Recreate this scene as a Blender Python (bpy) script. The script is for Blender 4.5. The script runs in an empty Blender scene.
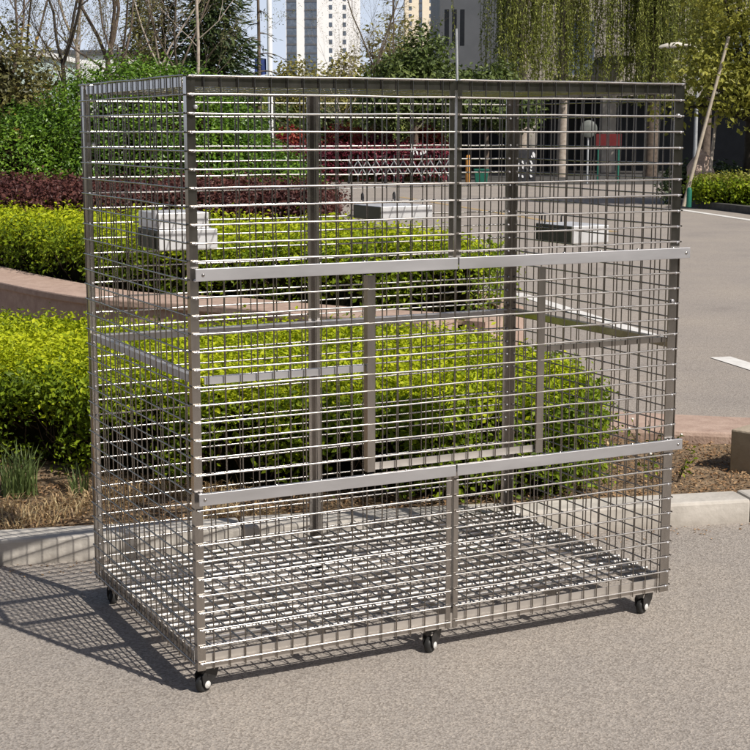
import bpy, bmesh, math, random
import numpy as np
from mathutils import Vector, Matrix, noise as mnoise

random.seed(7)
rng = np.random.default_rng(7)
R = math.radians
scene = bpy.context.scene
COL = scene.collection

# ------------------------------------------------------------------ helpers
def tag(o, label=None, cat=None, group=None, kind=None):
    if label: o['label'] = label
    if cat: o['category'] = cat
    if group: o['group'] = group
    if kind: o['kind'] = kind
    return o

def empty(name, loc=(0, 0, 0), rz=0.0, parent=None):
    o = bpy.data.objects.new(name, None)
    o.empty_display_size = 0.1
    COL.objects.link(o)
    o.location = loc
    o.rotation_euler = (0, 0, rz)
    if parent: o.parent = parent
    return o

def thing(name, label, cat, loc=(0, 0, 0), rz=0.0, group=None):
    return tag(empty(name, loc, rz), label, cat, group)

def copy_tree(o, parent=None):
    c = o.copy(); COL.objects.link(c); c.parent = parent
    for ch in list(o.children): copy_tree(ch, c)
    return c

class MB:
    """collects shapes; build() links them as one mesh object"""
    def __init__(self):
        self.v = []; self.f = []; self.s = []
    def add(self, vs, fs, smooth=False):
        b = len(self.v)
        self.v.extend([tuple(x) for x in vs])
        for f in fs:
            self.f.append([i + b for i in f]); self.s.append(smooth)
    def box(self, c, d, rz=0.0):
        cx, cy, cz = c; x, y, z = d[0] / 2, d[1] / 2, d[2] / 2
        cs, sn = math.cos(rz), math.sin(rz)
        vs = []
        for sx in (-1, 1):
            for sy in (-1, 1):
                for sz in (-1, 1):
                    px, py = sx * x, sy * y
                    vs.append((cx + px * cs - py * sn, cy + px * sn + py * cs, cz + sz * z))
        self.add(vs, [(0, 1, 3, 2), (4, 6, 7, 5), (0, 4, 5, 1), (2, 3, 7, 6), (0, 2, 6, 4), (1, 5, 7, 3)])
    def span(self, a, b):
        self.box([(a[i] + b[i]) / 2 for i in range(3)], [abs(b[i] - a[i]) for i in range(3)])
    def tube(self, pts, rads, n=6, caps=True):
        pts = [Vector(p) for p in pts]
        if not hasattr(rads, '__len__'): rads = [rads] * len(pts)
        rings = []
        prev = None
        for i, p in enumerate(pts):
            if i == 0: t = pts[1] - pts[0]
            elif i == len(pts) - 1: t = pts[-1] - pts[-2]
            else: t = pts[i + 1] - pts[i - 1]
            if t.length < 1e-9: t = Vector((0, 0, 1))
            t.normalize()
            a = prev if prev is not None else (Vector((1, 0, 0)) if abs(t.x) < .8 else Vector((0, 1, 0)))
            a = (a - t * a.dot(t))
            if a.length < 1e-6: a = t.orthogonal()
            a.normalize(); prev = a
            b = t.cross(a)
            rings.append([p + (a * math.cos(2 * math.pi * k / n) + b * math.sin(2 * math.pi * k / n)) * rads[i] for k in range(n)])
        vs = [v for r in rings for v in r]
        fs = []
        for i in range(len(pts) - 1):
            for k in range(n):
                k2 = (k + 1) % n
                fs.append((i * n + k, i * n + k2, (i + 1) * n + k2, (i + 1) * n + k))
        self.add(vs, fs, True)
        if caps:
            self.add(rings[0], [tuple(reversed(range(n)))])
            self.add(rings[-1], [tuple(range(n))])
    def angle(self, p0, p1, A, B, w=.03, t=.0028):
        """an L-section bar from p0 to p1, legs along A and B"""
        p0, p1, A, B = Vector(p0), Vector(p1), Vector(A), Vector(B)
        wa, wb = w if hasattr(w, '__len__') else (w, w)
        sec = [(0, 0), (wa, 0), (wa, t), (t, t), (t, wb), (0, wb)]
        vs = [p + A * a + B * b for p in (p0, p1) for a, b in sec]
        fs = [(i, (i + 1) % 6, (i + 1) % 6 + 6, i + 6) for i in range(6)]
        fs += [(3, 2, 1, 0), (5, 4, 3, 0), (6, 7, 8, 9), (6, 9, 10, 11)]
        self.add(vs, fs)
    def prism(self, poly, z0, z1, zf=None):
        n = len(poly)
        top = [(x, y, (zf(x, y) if zf else z1)) for x, y in poly]
        self.add([(x, y, z0) for x, y in poly] + top,
                 [tuple(reversed(range(n))), tuple(range(n, 2 * n))] +
                 [(i, (i + 1) % n, (i + 1) % n + n, i + n) for i in range(n)])
    def lathe(self, c, axis, prof, n=20, smooth=True):
        """prof: (along, radius) pairs"""
        c, ax = Vector(c), Vector(axis).normalized()
        a = ax.orthogonal().normalized(); b = ax.cross(a)
        vs = []
        for h, r in prof:
            for k in range(n):
                th = 2 * math.pi * k / n
                vs.append(c + ax * h + (a * math.cos(th) + b * math.sin(th)) * r)
        fs = []
        for i in range(len(prof) - 1):
            for k in range(n):
                k2 = (k + 1) % n
                fs.append((i * n + k, i * n + k2, (i + 1) * n + k2, (i + 1) * n + k))
        self.add(vs, fs, smooth)
        m = len(prof) - 1
        self.add(vs[:n], [tuple(reversed(range(n)))]); self.add(vs[m * n:], [tuple(range(n))])
    def build(self, name, mat, parent=None, bevel=0.0):
        me = bpy.data.meshes.new(name)
        me.from_pydata(self.v, [], self.f); me.update()
        me.polygons.foreach_set('use_smooth', self.s)
        bm = bmesh.new(); bm.from_mesh(me)
        bmesh.ops.recalc_face_normals(bm, faces=bm.faces)
        bm.to_mesh(me); bm.free()
        me.materials.append(mat)
        o = bpy.data.objects.new(name, me); COL.objects.link(o)
        if parent: o.parent = parent
        if bevel:
            m = o.modifiers.new('edge', 'BEVEL'); m.width = bevel; m.segments = 2; m.limit_method = 'ANGLE'
        return o

def mesh_np(name, V, F, mat, parent=None, smooth=False):
    me = bpy.data.meshes.new(name)
    nf, k = F.shape
    me.vertices.add(len(V)); me.vertices.foreach_set('co', np.ascontiguousarray(V, dtype=np.float32).ravel())
    me.loops.add(nf * k); me.loops.foreach_set('vertex_index', F.astype(np.int32).ravel())
    me.polygons.add(nf)
    me.polygons.foreach_set('loop_start', np.arange(0, nf * k, k, dtype=np.int32))
    me.polygons.foreach_set('loop_total', np.full(nf, k, dtype=np.int32))
    me.polygons.foreach_set('use_smooth', np.full(nf, smooth))
    me.update(calc_edges=True); me.validate()
    me.materials.append(mat)
    o = bpy.data.objects.new(name, me); COL.objects.link(o)
    if parent: o.parent = parent
    return o

def unit(a):
    return a / np.maximum(np.linalg.norm(a, axis=-1, keepdims=True), 1e-9)

def leaves(name, P, N, mat, parent=None, L=.03, W=.55, out=.7, up=.4, rnd=.9, fold=.25, var=.35, axis=None):
    """one small folded leaf face at each point of P; N points out of the crown"""
    n = len(P)
    nr = unit(N * out + np.array([0, 0, up]) + rng.normal(size=(n, 3)) * rnd * .6)
    ax = rng.normal(size=(n, 3)) + N * .6 + np.array([0, 0, .3]) if axis is None else axis + rng.normal(size=(n, 3)) * .25
    ax = unit(ax - nr * np.sum(ax * nr, 1, keepdims=True))
    b = np.cross(nr, ax)
    l = (L * (1 + var * rng.uniform(-1, 1, n)))[:, None]
    w = l * W * .5
    V = np.stack([P, P + ax * l * .45 + b * w + nr * w * fold, P + ax * l - nr * l * .08, P + ax * l * .45 - b * w + nr * w * fold], 1).reshape(-1, 3)
    i = np.arange(n)[:, None] * 4
    F = np.concatenate([i + [0, 1, 2], i + [0, 2, 3]], 1).reshape(-1, 3)
    return mesh_np(name, V, F, mat, parent)

# ------------------------------------------------------------------ materials
def nm(name):
    m = bpy.data.materials.new(name); m.use_nodes = True
    nt = m.node_tree
    return m, nt, nt.nodes['Principled BSDF'], nt.nodes['Material Output']

def node(nt, t, **kw):
    n = nt.nodes.new(t)
    for k, v in kw.items():
        if k in n.inputs: n.inputs[k].default_value = v
        else: setattr(n, k, v)
    return n

def ramp(nt, stops):
    r = nt.nodes.new('ShaderNodeValToRGB')
    e = r.color_ramp.elements
    while len(e) < len(stops): e.new(.5)
    for i, (p, c) in enumerate(stops):
        e[i].position = p; e[i].color = (*c, 1) if len(c) == 3 else c
    return r

def rough_mat(name, c1, c2, scale=8, rough=.85, bump=.3, detail=6, spec=.3, fine=None, bdist=.01):
    """two tones broken up by noise with a bump"""
    m, nt, p, out = nm(name)
    tc = node(nt, 'ShaderNodeTexCoord')
    n1 = node(nt, 'ShaderNodeTexNoise', Scale=scale, Detail=detail, Roughness=.65)
    nt.links.new(tc.outputs['Object'], n1.inputs['Vector'])
    r = ramp(nt, [(.3, c1), (.7, c2)])
    nt.links.new(n1.outputs['Fac'], r.inputs['Fac'])
    nt.links.new(r.outputs['Color'], p.inputs['Base Color'])
    p.inputs['Roughness'].default_value = rough
    p.inputs['Specular IOR Level'].default_value = spec
    n2 = node(nt, 'ShaderNodeTexNoise', Scale=fine or scale * 6, Detail=4)
    nt.links.new(tc.outputs['Object'], n2.inputs['Vector'])
    b = node(nt, 'ShaderNodeBump', Strength=bump, Distance=bdist)
    nt.links.new(n2.outputs['Fac'], b.inputs['Height'])
    nt.links.new(b.outputs['Normal'], p.inputs['Normal'])
    return m

def asphalt(name, dark, mid, light, tint=1.0):
    m, nt, p, out = nm(name)
    tc = node(nt, 'ShaderNodeTexCoord')
    big = node(nt, 'ShaderNodeTexNoise', Scale=.9, Detail=5, Roughness=.6)
    fine = node(nt, 'ShaderNodeTexNoise', Scale=150, Detail=6, Roughness=.85)
    vor = node(nt, 'ShaderNodeTexVoronoi', Scale=170)
    for n in (big, fine, vor): nt.links.new(tc.outputs['Object'], n.inputs['Vector'])
    r1 = ramp(nt, [(.28, dark), (.5, mid), (.72, light)])
    nt.links.new(fine.outputs['Fac'], r1.inputs['Fac'])
    rv = ramp(nt, [(0, (.70, .68, .66)), (.55, (1, 1, 1)), (1, (1.22, 1.2, 1.17))])
    vc = node(nt, 'ShaderNodeSeparateColor')
    nt.links.new(vor.outputs['Color'], vc.inputs['Color'])
    nt.links.new(vc.outputs['Red'], rv.inputs['Fac'])
    mul = node(nt, 'ShaderNodeMix', data_type='RGBA', blend_type='MULTIPLY'); mul.inputs['Factor'].default_value = 1
    nt.links.new(r1.outputs['Color'], mul.inputs['A']); nt.links.new(rv.outputs['Color'], mul.inputs['B'])
    rb = ramp(nt, [(.25, (.80, .80, .82)), (.42, (.95, .95, .96)), (.7, (1.07, 1.055, 1.03))])
    nt.links.new(big.outputs['Fac'], rb.inputs['Fac'])
    mul2 = node(nt, 'ShaderNodeMix', data_type='RGBA', blend_type='MULTIPLY'); mul2.inputs['Factor'].default_value = 1
    nt.links.new(mul.outputs['Result'], mul2.inputs['A']); nt.links.new(rb.outputs['Color'], mul2.inputs['B'])
    nt.links.new(mul2.outputs['Result'], p.inputs['Base Color'])
    p.inputs['Roughness'].default_value = .9; p.inputs['Specular IOR Level'].default_value = .25
    b = node(nt, 'ShaderNodeBump', Strength=.55, Distance=.0032)
    add = node(nt, 'ShaderNodeMath', operation='ADD')
    nt.links.new(fine.outputs['Fac'], add.inputs[0]); nt.links.new(vor.outputs['Distance'], add.inputs[1])
    nt.links.new(add.outputs[0], b.inputs['Height']); nt.links.new(b.outputs['Normal'], p.inputs['Normal'])
    return m

def leaf_mat(name, stops, trans=.3, rough=.5, spec=.35, tcol=None, patch=1.5):
    m, nt, p, out = nm(name)
    g = node(nt, 'ShaderNodeNewGeometry')
    tc = node(nt, 'ShaderNodeTexCoord')
    n1 = node(nt, 'ShaderNodeTexNoise', Scale=patch, Detail=3)
    nt.links.new(tc.outputs['Object'], n1.inputs['Vector'])
    mx = node(nt, 'ShaderNodeMath', operation='MULTIPLY_ADD')
    mx.inputs[1].default_value = .55
    nt.links.new(g.outputs['Random Per Island'], mx.inputs[0])
    m2 = node(nt, 'ShaderNodeMath', operation='MULTIPLY_ADD'); m2.inputs[1].default_value = .9; m2.inputs[2].default_value = -.22
    nt.links.new(n1.outputs['Fac'], m2.inputs[0]); nt.links.new(m2.outputs[0], mx.inputs[2])
    r = ramp(nt, stops)
    nt.links.new(mx.outputs[0], r.inputs['Fac'])
    nt.links.new(r.outputs['Color'], p.inputs['Base Color'])
    p.inputs['Roughness'].default_value = rough; p.inputs['Specular IOR Level'].default_value = spec
    tr = node(nt, 'ShaderNodeBsdfTranslucent')
    nt.links.new(r.outputs['Color'], tr.inputs['Color'])
    mix = node(nt, 'ShaderNodeMixShader'); mix.inputs[0].default_value = trans
    nt.links.new(p.outputs[0], mix.inputs[1]); nt.links.new(tr.outputs[0], mix.inputs[2])
    nt.links.new(mix.outputs[0], out.inputs['Surface'])
    return m

def steel(name, col, rough, var=.12, scale=30, stretch=(1, 1, 1), metallic=1.0):
    m, nt, p, out = nm(name)
    tc = node(nt, 'ShaderNodeTexCoord')
    mp = node(nt, 'ShaderNodeMapping'); mp.inputs['Scale'].default_value = stretch
    nt.links.new(tc.outputs['Object'], mp.inputs['Vector'])
    n1 = node(nt, 'ShaderNodeTexNoise', Scale=scale, Detail=5, Roughness=.7)
    nt.links.new(mp.outputs[0], n1.inputs['Vector'])
    lo = tuple(c * (1 - var) for c in col); hi = tuple(min(1, c * (1 + var)) for c in col)
    r = ramp(nt, [(.3, lo), (.7, hi)])
    nt.links.new(n1.outputs['Fac'], r.inputs['Fac']); nt.links.new(r.outputs['Color'], p.inputs['Base Color'])
    mr = node(nt, 'ShaderNodeMapRange'); mr.inputs['To Min'].default_value = rough * .8; mr.inputs['To Max'].default_value = rough * 1.25
    nt.links.new(n1.outputs['Fac'], mr.inputs['Value']); nt.links.new(mr.outputs[0], p.inputs['Roughness'])
    p.inputs['Metallic'].default_value = metallic
    return m

M = {}
M['asphalt'] = asphalt('asphalt_near', (0.209, 0.184, 0.162), (0.345, 0.310, 0.277), (0.475, 0.437, 0.399))
M['road'] = asphalt('asphalt_road', (0.243, 0.212, 0.188), (0.339, 0.303, 0.270), (0.424, 0.390, 0.357))
M['paint'] = rough_mat('road_paint', (.62, .60, .57), (.82, .80, .77), 9, .7, .3)
M['yellow_paint'] = rough_mat('worn_yellow_paint', (.36, .27, .16), (.50, .36, .18), 9, .7, .3)
M['concrete'] = rough_mat('kerb_concrete', (.40, .37, .33), (.60, .56, .51), 5, .9, .35)
def grime(m, z0, z1, col):
    """dirt that settles near the ground on a stone"""
    nt = m.node_tree; p = nt.nodes['Principled BSDF']
    src = p.inputs['Base Color'].links[0].from_socket
    g_ = node(nt, 'ShaderNodeNewGeometry'); sp = node(nt, 'ShaderNodeSeparateXYZ'); nt.links.new(g_.outputs['Position'], sp.inputs[0])
    n = node(nt, 'ShaderNodeTexNoise', Scale=11, Detail=6, Roughness=.7); nt.links.new(g_.outputs['Position'], n.inputs['Vector'])
    a = node(nt, 'ShaderNodeMapRange'); a.inputs['From Min'].default_value = z0; a.inputs['From Max'].default_value = z1
    a.inputs['To Min'].default_value = .75; a.inputs['To Max'].default_value = 0; nt.links.new(sp.outputs['Z'], a.inputs['Value'])
    mu = node(nt, 'ShaderNodeMath', operation='MULTIPLY'); nt.links.new(a.outputs[0], mu.inputs[0]); nt.links.new(n.outputs['Fac'], mu.inputs[1])
    mx = node(nt, 'ShaderNodeMix', data_type='RGBA'); nt.links.new(mu.outputs[0], mx.inputs['Factor']); nt.links.new(src, mx.inputs['A']); mx.inputs['B'].default_value = (*col, 1)
    nt.links.new(mx.outputs['Result'], p.inputs['Base Color'])
grime(M['concrete'], .0, .055, (.16, .13, .10))
M['pink_stone'] = rough_mat('pink_granite', (.36, .25, .20), (.50, .37, .30), 14, .8, .3)
M['soil'] = rough_mat('bed_soil', (0.114, 0.078, 0.048), (0.308, 0.220, 0.138), 9, .95, .9, fine=40, bdist=.03)
M['lawn'] = rough_mat('lawn_ground', (.05, .06, .02), (.12, .13, .05), 3, .95, .6)
M['tan_block'] = rough_mat('tan_concrete', (.34, .28, .21), (.44, .37, .29), 10, .9, .3)
M['black'] = rough_mat('black_plastic', (.012, .012, .013), (.03, .03, .03), 30, .35, .05, spec=.5)
M['hub'] = rough_mat('hub_plastic', (.55, .54, .52), (.7, .69, .67), 30, .4, .05)
M['rubber'] = rough_mat('grey_rubber', (.02, .02, .02), (.04, .04, .04), 30, .5, .05)
M['wire'] = steel('wire_steel', (.62, .595, .57), .27, .08)
M['upright'] = steel('shade_toned_wire_steel', (.27, .25, .23), .2, .12)  # same steel as the other wires, dim reflections put into a darker colour
M['angle'] = steel('angle_steel', (.46, .435, .41), .22, .22, 14, (1, 1, .25))
M['bar'] = steel('bar_steel', (.60, .595, .615), .48, .07, 12, (.2, 1, 1), metallic=.92)
M['floor_steel'] = steel('floor_steel', (.74, .71, .68), .42, .1, 30, metallic=.55)
M['rail'] = steel('sunlit_rail_steel', (.62, .58, .54), .46, .14, 16, (.3, 1, 1), metallic=.8)  # brighter copy of the angle steel, sunlight put into its colour
M['shinybox'] = steel('white_sheet_metal', (.80, .80, .81), .45, .06, 18, metallic=.55)
M['boxend'] = steel('grey_sheet_metal', (.07, .07, .045), .5, .1, 18, metallic=.3)
M['twig'] = rough_mat('twig_bark', (.045, .03, .02), (.13, .09, .06), 20, .9, .4)
M['inner'] = rough_mat('dark_blocking_core', (.008, .009, .004), (.03, .025, .012), 14, 1, .6, spec=0)  # dark twig tone for the cores added to block light
M['bark'] = rough_mat('brown_bark', (.06, .045, .034), (.17, .13, .10), 9, .9, .6)
M['budtwig'] = rough_mat('green_twig', (.07, .07, .025), (.14, .13, .05), 9, .9, .2)
M['palebark'] = rough_mat('pale_bark', (.26, .21, .17), (.46, .40, .34), 12, .9, .5)
M['darkbark'] = rough_mat('dark_bark', (.02, .016, .012), (.06, .048, .036), 9, .9, .6)
M['bamboo'] = rough_mat('pole_wood', (.30, .25, .19), (.46, .40, .32), 12, .8, .2)
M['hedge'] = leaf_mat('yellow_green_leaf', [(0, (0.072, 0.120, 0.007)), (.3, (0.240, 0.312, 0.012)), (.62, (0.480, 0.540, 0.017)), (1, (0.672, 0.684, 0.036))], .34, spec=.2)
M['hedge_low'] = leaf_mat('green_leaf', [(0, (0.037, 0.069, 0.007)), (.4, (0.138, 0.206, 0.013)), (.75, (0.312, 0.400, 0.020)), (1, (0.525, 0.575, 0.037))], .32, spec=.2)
M['redhedge'] = leaf_mat('purple_leaf', [(0, (0.027, 0.011, 0.011)), (.4, (0.076, 0.026, 0.023)), (.75, (0.135, 0.049, 0.038)), (1, (0.205, 0.086, 0.059))], .2)
M['laurel'] = leaf_mat('glossy_green_leaf', [(0, (0.023, 0.058, 0.005)), (.4, (0.078, 0.163, 0.013)), (.75, (0.169, 0.286, 0.023)), (1, (0.299, 0.429, 0.052))], .22, rough=.38, spec=.4)
M['olive'] = leaf_mat('olive_leaf', [(0, (0.032, 0.032, 0.013)), (.4, (0.096, 0.093, 0.029)), (.75, (0.192, 0.176, 0.051)), (1, (0.480, 0.240, 0.048))], .2)
M['cedar'] = leaf_mat('dark_needles', [(0, (0.018, 0.033, 0.015)), (.5, (0.053, 0.083, 0.030)), (1, (0.128, 0.165, 0.053))], .1)
M['larch'] = leaf_mat('yellow_olive_needles', [(0, (0.075, 0.075, 0.027)), (.5, (0.195, 0.195, 0.068)), (1, (0.345, 0.330, 0.120))], .25)
M['willow'] = leaf_mat('willow_leaf', [(0, (0.093, 0.116, 0.025)), (.5, (0.248, 0.287, 0.054)), (1, (0.466, 0.466, 0.124))], .35)
M['farwillow'] = leaf_mat('yellow_spring_leaf', [(0, (.18, .16, .04)), (.5, (.30, .27, .07)), (1, (.42, .38, .12))], .3)
M['bushy'] = leaf_mat('mid_green_leaf', [(0, (0.030, 0.048, 0.015)), (.5, (0.090, 0.128, 0.030)), (1, (0.210, 0.255, 0.068))], .2)
M['photinia'] = leaf_mat('red_leaf', [(0, (0.115, 0.014, 0.017)), (.5, (0.299, 0.040, 0.034)), (1, (0.483, 0.115, 0.057))], .3)
M['maroon'] = leaf_mat('maroon_leaf', [(0, (.06, .008, .018)), (.5, (.16, .02, .04)), (1, (.28, .05, .06))], .25)
M['spring'] = leaf_mat('spring_leaf', [(0, (0.084, 0.090, 0.014)), (.5, (0.264, 0.270, 0.042)), (1, (0.540, 0.504, 0.108))], .35)
M['budleaf'] = leaf_mat('bud_leaf', [(0, (0.078, 0.065, 0.033)), (.5, (0.182, 0.156, 0.058)), (1, (0.312, 0.286, 0.104))], .3)
M['grass'] = leaf_mat('grass_blade', [(0, (.08, .12, .035)), (.5, (.18, .25, .08)), (1, (.34, .40, .17))], .3)
M['drygrass'] = leaf_mat('dry_grass_blade', [(0, (0.227, 0.139, 0.073)), (.5, (0.585, 0.406, 0.211)), (1, (0.850, 0.731, 0.423))], .25)
M['litter'] = leaf_mat('dead_leaf', [(0, (0.118, 0.068, 0.038)), (.5, (0.321, 0.195, 0.105)), (1, (0.676, 0.473, 0.270))], .1, spec=.1)
M['whiteflower'] = rough_mat('white_petal', (.75, .74, .68), (.85, .84, .8), 20, .7, .1)
M['white_wall'] = rough_mat('white_render', (0.825, 0.812, 0.775), (0.850, 0.850, 0.850), 1, .8, .1)
M['cream_wall'] = rough_mat('cream_render', (0.720, 0.624, 0.480), (0.816, 0.732, 0.576), 1, .8, .1)
M['glass_dark'] = rough_mat('dark_glazing', (0.057, 0.076, 0.104), (0.142, 0.171, 0.218), .6, .25, .02, spec=.5)
M['grey_clad'] = rough_mat('grey_cladding', (0.083, 0.088, 0.097), (0.116, 0.121, 0.132), .8, .6, .1)
M['beige_clad'] = rough_mat('beige_concrete', (0.338, 0.304, 0.263), (0.459, 0.419, 0.371), 1.2, .9, .2)
M['shade_glass'] = rough_mat('deep_window', (.006, .007, .009), (.016, .018, .022), 2, .4, .05, spec=.3)
M['cyan_panel'] = rough_mat('pale_cyan_panel', (.48, .60, .56), (.60, .70, .66), 1, .5, .05)
M['white_metal'] = rough_mat('white_metal', (.76, .76, .76), (.84, .84, .84), 5, .4, .03)
M['grey_metal'] = rough_mat('galvanised_metal', (.28, .29, .30), (.40, .41, .42), 9, .45, .05)
M['dull_grey'] = rough_mat('dull_grey_green', (.10, .11, .10), (.16, .17, .155), 9, .5, .05)
M['lamp_metal'] = rough_mat('beige_lamp_metal', (.50, .47, .40), (.62, .58, .5), 9, .5, .05)
M['dark_metal'] = rough_mat('dark_gate_metal', (.02, .02, .022), (.05, .05, .055), 9, .5, .05)
M['blue_cloth'] = rough_mat('blue_cloth', (.012, .025, .10), (.03, .05, .18), 9, .8, .2)
M['orange'] = rough_mat('orange_paint', (.50, .22, .04), (.62, .30, .07), 9, .6, .1)
M['greenbin'] = rough_mat('green_plastic', (.01, .10, .07), (.02, .15, .10), 9, .5, .05)
M['redpanel'] = rough_mat('red_panel', (.09, .008, .010), (.14, .015, .015), 9, .6, .05)
M['rock'] = rough_mat('pink_rock', (.35, .25, .20), (.55, .42, .35), 5, .9, .7, bdist=.05)
M['dark_kerb_and_shade'] = rough_mat('dark_kerb_stone_and_shade', (.05, .048, .045), (.10, .095, .09), 6, .9, .3)  # kerb stone colour, also lent to the painted shade at the entrance

# ------------------------------------------------------------------ camera, light, sky
YAW, PITCH = 26.909, -9.338
CAM = Vector((-1.2804, -3.5611, 1.4902))
cd = bpy.data.cameras.new('camera'); cam = bpy.data.objects.new('camera', cd); COL.objects.link(cam)
cam.location = CAM; cam.rotation_euler = (R(90 + PITCH), 0, R(-YAW))
cd.sensor_width = 36; cd.lens = 36 * 1483.2 / 750; cd.clip_end = 3000; cd.clip_start = .05
scene.camera = cam
FW = Vector((math.sin(R(YAW)), math.cos(R(YAW)), 0)); RT = Vector((math.cos(R(YAW)), -math.sin(R(YAW)), 0))
def bg(lat, d, z=0.0):
    """a spot d metres down the street and lat metres across it"""
    p = Vector((CAM.x, CAM.y, 0)) + FW * d + RT * lat
    return Vector((p.x, p.y, z))
def bgx(lat, d):
    p = bg(lat, d); return (p.x, p.y)

SUN = Vector((.2626, -.6565, .707)).normalized()
sd = bpy.data.lights.new('sun', 'SUN'); sd.energy = 5.0; sd.angle = R(.53); sd.color = (1, .95, .87)
so = bpy.data.objects.new('sun', sd); COL.objects.link(so)
so.rotation_euler = (-SUN).to_track_quat('-Z', 'Y').to_euler()
so.location = (3, -8, 9)
w = bpy.data.worlds.new('World'); scene.world = w; w.use_nodes = True
nt = w.node_tree
sky = nt.nodes.new('ShaderNodeTexSky'); sky.sky_type = 'NISHITA'; sky.sun_disc = False
sky.sun_elevation = R(45); sky.sun_rotation = math.atan2(SUN.x, SUN.y)
sky.air_density = 1.0; sky.dust_density = 2.0; sky.ozone_density = 1.0
# pale haze low over the horizon, deeper sky overhead
wtc = node(nt, 'ShaderNodeTexCoord'); sep = node(nt, 'ShaderNodeSeparateXYZ'); nt.links.new(wtc.outputs['Generated'], sep.inputs[0])
mr = node(nt, 'ShaderNodeMapRange'); mr.inputs['From Min'].default_value = 0; mr.inputs['From Max'].default_value = .40
mr.inputs['To Min'].default_value = .9; mr.inputs['To Max'].default_value = 0
nt.links.new(sep.outputs['Z'], mr.inputs['Value'])
dim = node(nt, 'ShaderNodeMix', data_type='RGBA', blend_type='MULTIPLY'); dim.inputs['Factor'].default_value = 1
nt.links.new(sky.outputs[0], dim.inputs['A']); dim.inputs['B'].default_value = (.62, .60, .60, 1)
hz = node(nt, 'ShaderNodeMix', data_type='RGBA')
nt.links.new(mr.outputs[0], hz.inputs['Factor']); nt.links.new(dim.outputs['Result'], hz.inputs['A']); hz.inputs['B'].default_value = (7.0, 7.8, 9.4, 1)
nt.links.new(hz.outputs['Result'], nt.nodes['Background'].inputs[0]); nt.nodes['Background'].inputs[1].default_value = .115
scene.view_settings.view_transform = 'Standard'; scene.view_settings.look = 'None'; scene.view_settings.exposure = 0
scene.render.engine = 'CYCLES'
scene.cycles.use_denoising = True
scene.cycles.max_bounces = 6

# ------------------------------------------------------------------ the ground
def sheet(name, poly, z, mat, kind='structure', label=None):
    m = MB(); m.add([(x, y, z) for x, y in poly], [tuple(range(len(poly)))])
    o = m.build(name, mat); tag(o, label, None, None, kind); return o

g = MB(); g.add([(-900, -900, 0), (900, -900, 0), (900, 900, 0), (-900, 900, 0)], [(0, 1, 2, 3)])
tag(g.build('ground', M['road']), 'grey brown asphalt ground reaching the horizon', kind='structure')
# the pavement in front of the kerb
def kerb_y(x): return 1.415 - .268 * (x + .05)
sheet('pavement', [(-14, -14), (16, -14), (16, kerb_y(16)), (2.5, kerb_y(2.5)), (-.2, kerb_y(-.2)), (-14, kerb_y(-14))], .004, M['asphalt'],
      label='coarse grey asphalt pavement under the cage')

# road markings
def stripe(name, a, b, wd, z, mat, label):
    a, b = Vector((*a, 0)), Vector((*b, 0)); t = (b - a).normalized(); s = Vector((-t.y, t.x, 0)) * wd / 2
    return sheet(name, [(q.x, q.y) for q in (a - s, b - s, b + s, a + s)], z, mat, label=label)
stripe('road_marking', (6.11, 8.10), (5.42, 5.06), .13, .004, M['paint'], 'long white lane dash seen through the cage')
stripe('road_marking', (5.20, 4.12), (4.7, 1.9), .15, .004, M['paint'], 'white lane dash nearest the cage')
stripe('road_marking', (16.9, 19.3), (15.2, 14.2), .16, .004, M['paint'], 'white edge line along the dark kerb')
stripe('road_marking', (14.7, 26.65), (11.98, 14.63), .14, .004, M['yellow_paint'], 'worn yellow line across the road')

# near kerb: concrete blocks in a row
kerb = thing('concrete_kerb', 'pale concrete kerb edging the planting bed behind the cage', 'kerb')
kd = Vector((1, -.268, 0)).normalized(); kn = Vector((.268, 1, 0)).normalized()
k0 = Vector((-6, kerb_y(-6), 0)); blk = .98
for i in range(13):
    a = k0 + kd * (i * blk + .003); b = k0 + kd * ((i + 1) * blk - .003)
    m = MB()
    m.add([(p.x, p.y, z) for z in (-.05, .098 + random.uniform(-.003, .003)) for p in (a, b, b + kn * .15, a + kn * .15)],
          [(3, 2, 1, 0), (4, 5, 6, 7), (0, 1, 5, 4), (1, 2, 6, 5), (2, 3, 7, 6), (3, 0, 4, 7)])
    m.build('kerb_block', M['concrete'], kerb, bevel=.012)

# planting beds
WALL = [(.75, 9.6), (.85, 8.2), (1.02, 6.6), (1.28, 5.45), (1.77, 4.76), (2.13, 4.08), (2.38, 3.70), (2.60, 3.42)]
LOWK = [(2.52, 2.95), (2.50, 2.60), (2.62, 2.22), (3.0, 1.83), (3.4, 1.48), (3.8, 1.05), (4.3, .6)]
def smooth_path(pts, hs, n=6):
    P, Hh = [], []
    for i in range(len(pts) - 1):
        p0, p1, p2, p3 = [Vector((*pts[max(0, min(len(pts) - 1, i + k))], 0)) for k in (-1, 0, 1, 2)]
        for j in range(n):
            t = j / n
            q = .5 * ((2 * p1) + (p2 - p0) * t + (2 * p0 - 5 * p1 + 4 * p2 - p3) * t * t + (3 * p1 - p0 - 3 * p2 + p3) * t ** 3)
            P.append(q); Hh.append(hs[i] + (hs[i + 1] - hs[i]) * (t * t * (3 - 2 * t)))
    P.append(Vector((*pts[-1], 0))); Hh.append(hs[-1])
    return P, Hh
WP, WH = smooth_path(WALL, [.47] * len(WALL))
LP, LH = smooth_path(LOWK, [.12] * len(LOWK))
def offs(P, d):
    out = []
    for i, p in enumerate(P):
        t = (P[min(i + 1, len(P) - 1)] - P[max(i - 1, 0)]).normalized()
        out.append(p + Vector((-t.y, t.x, 0)) * d)
    return out
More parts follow.
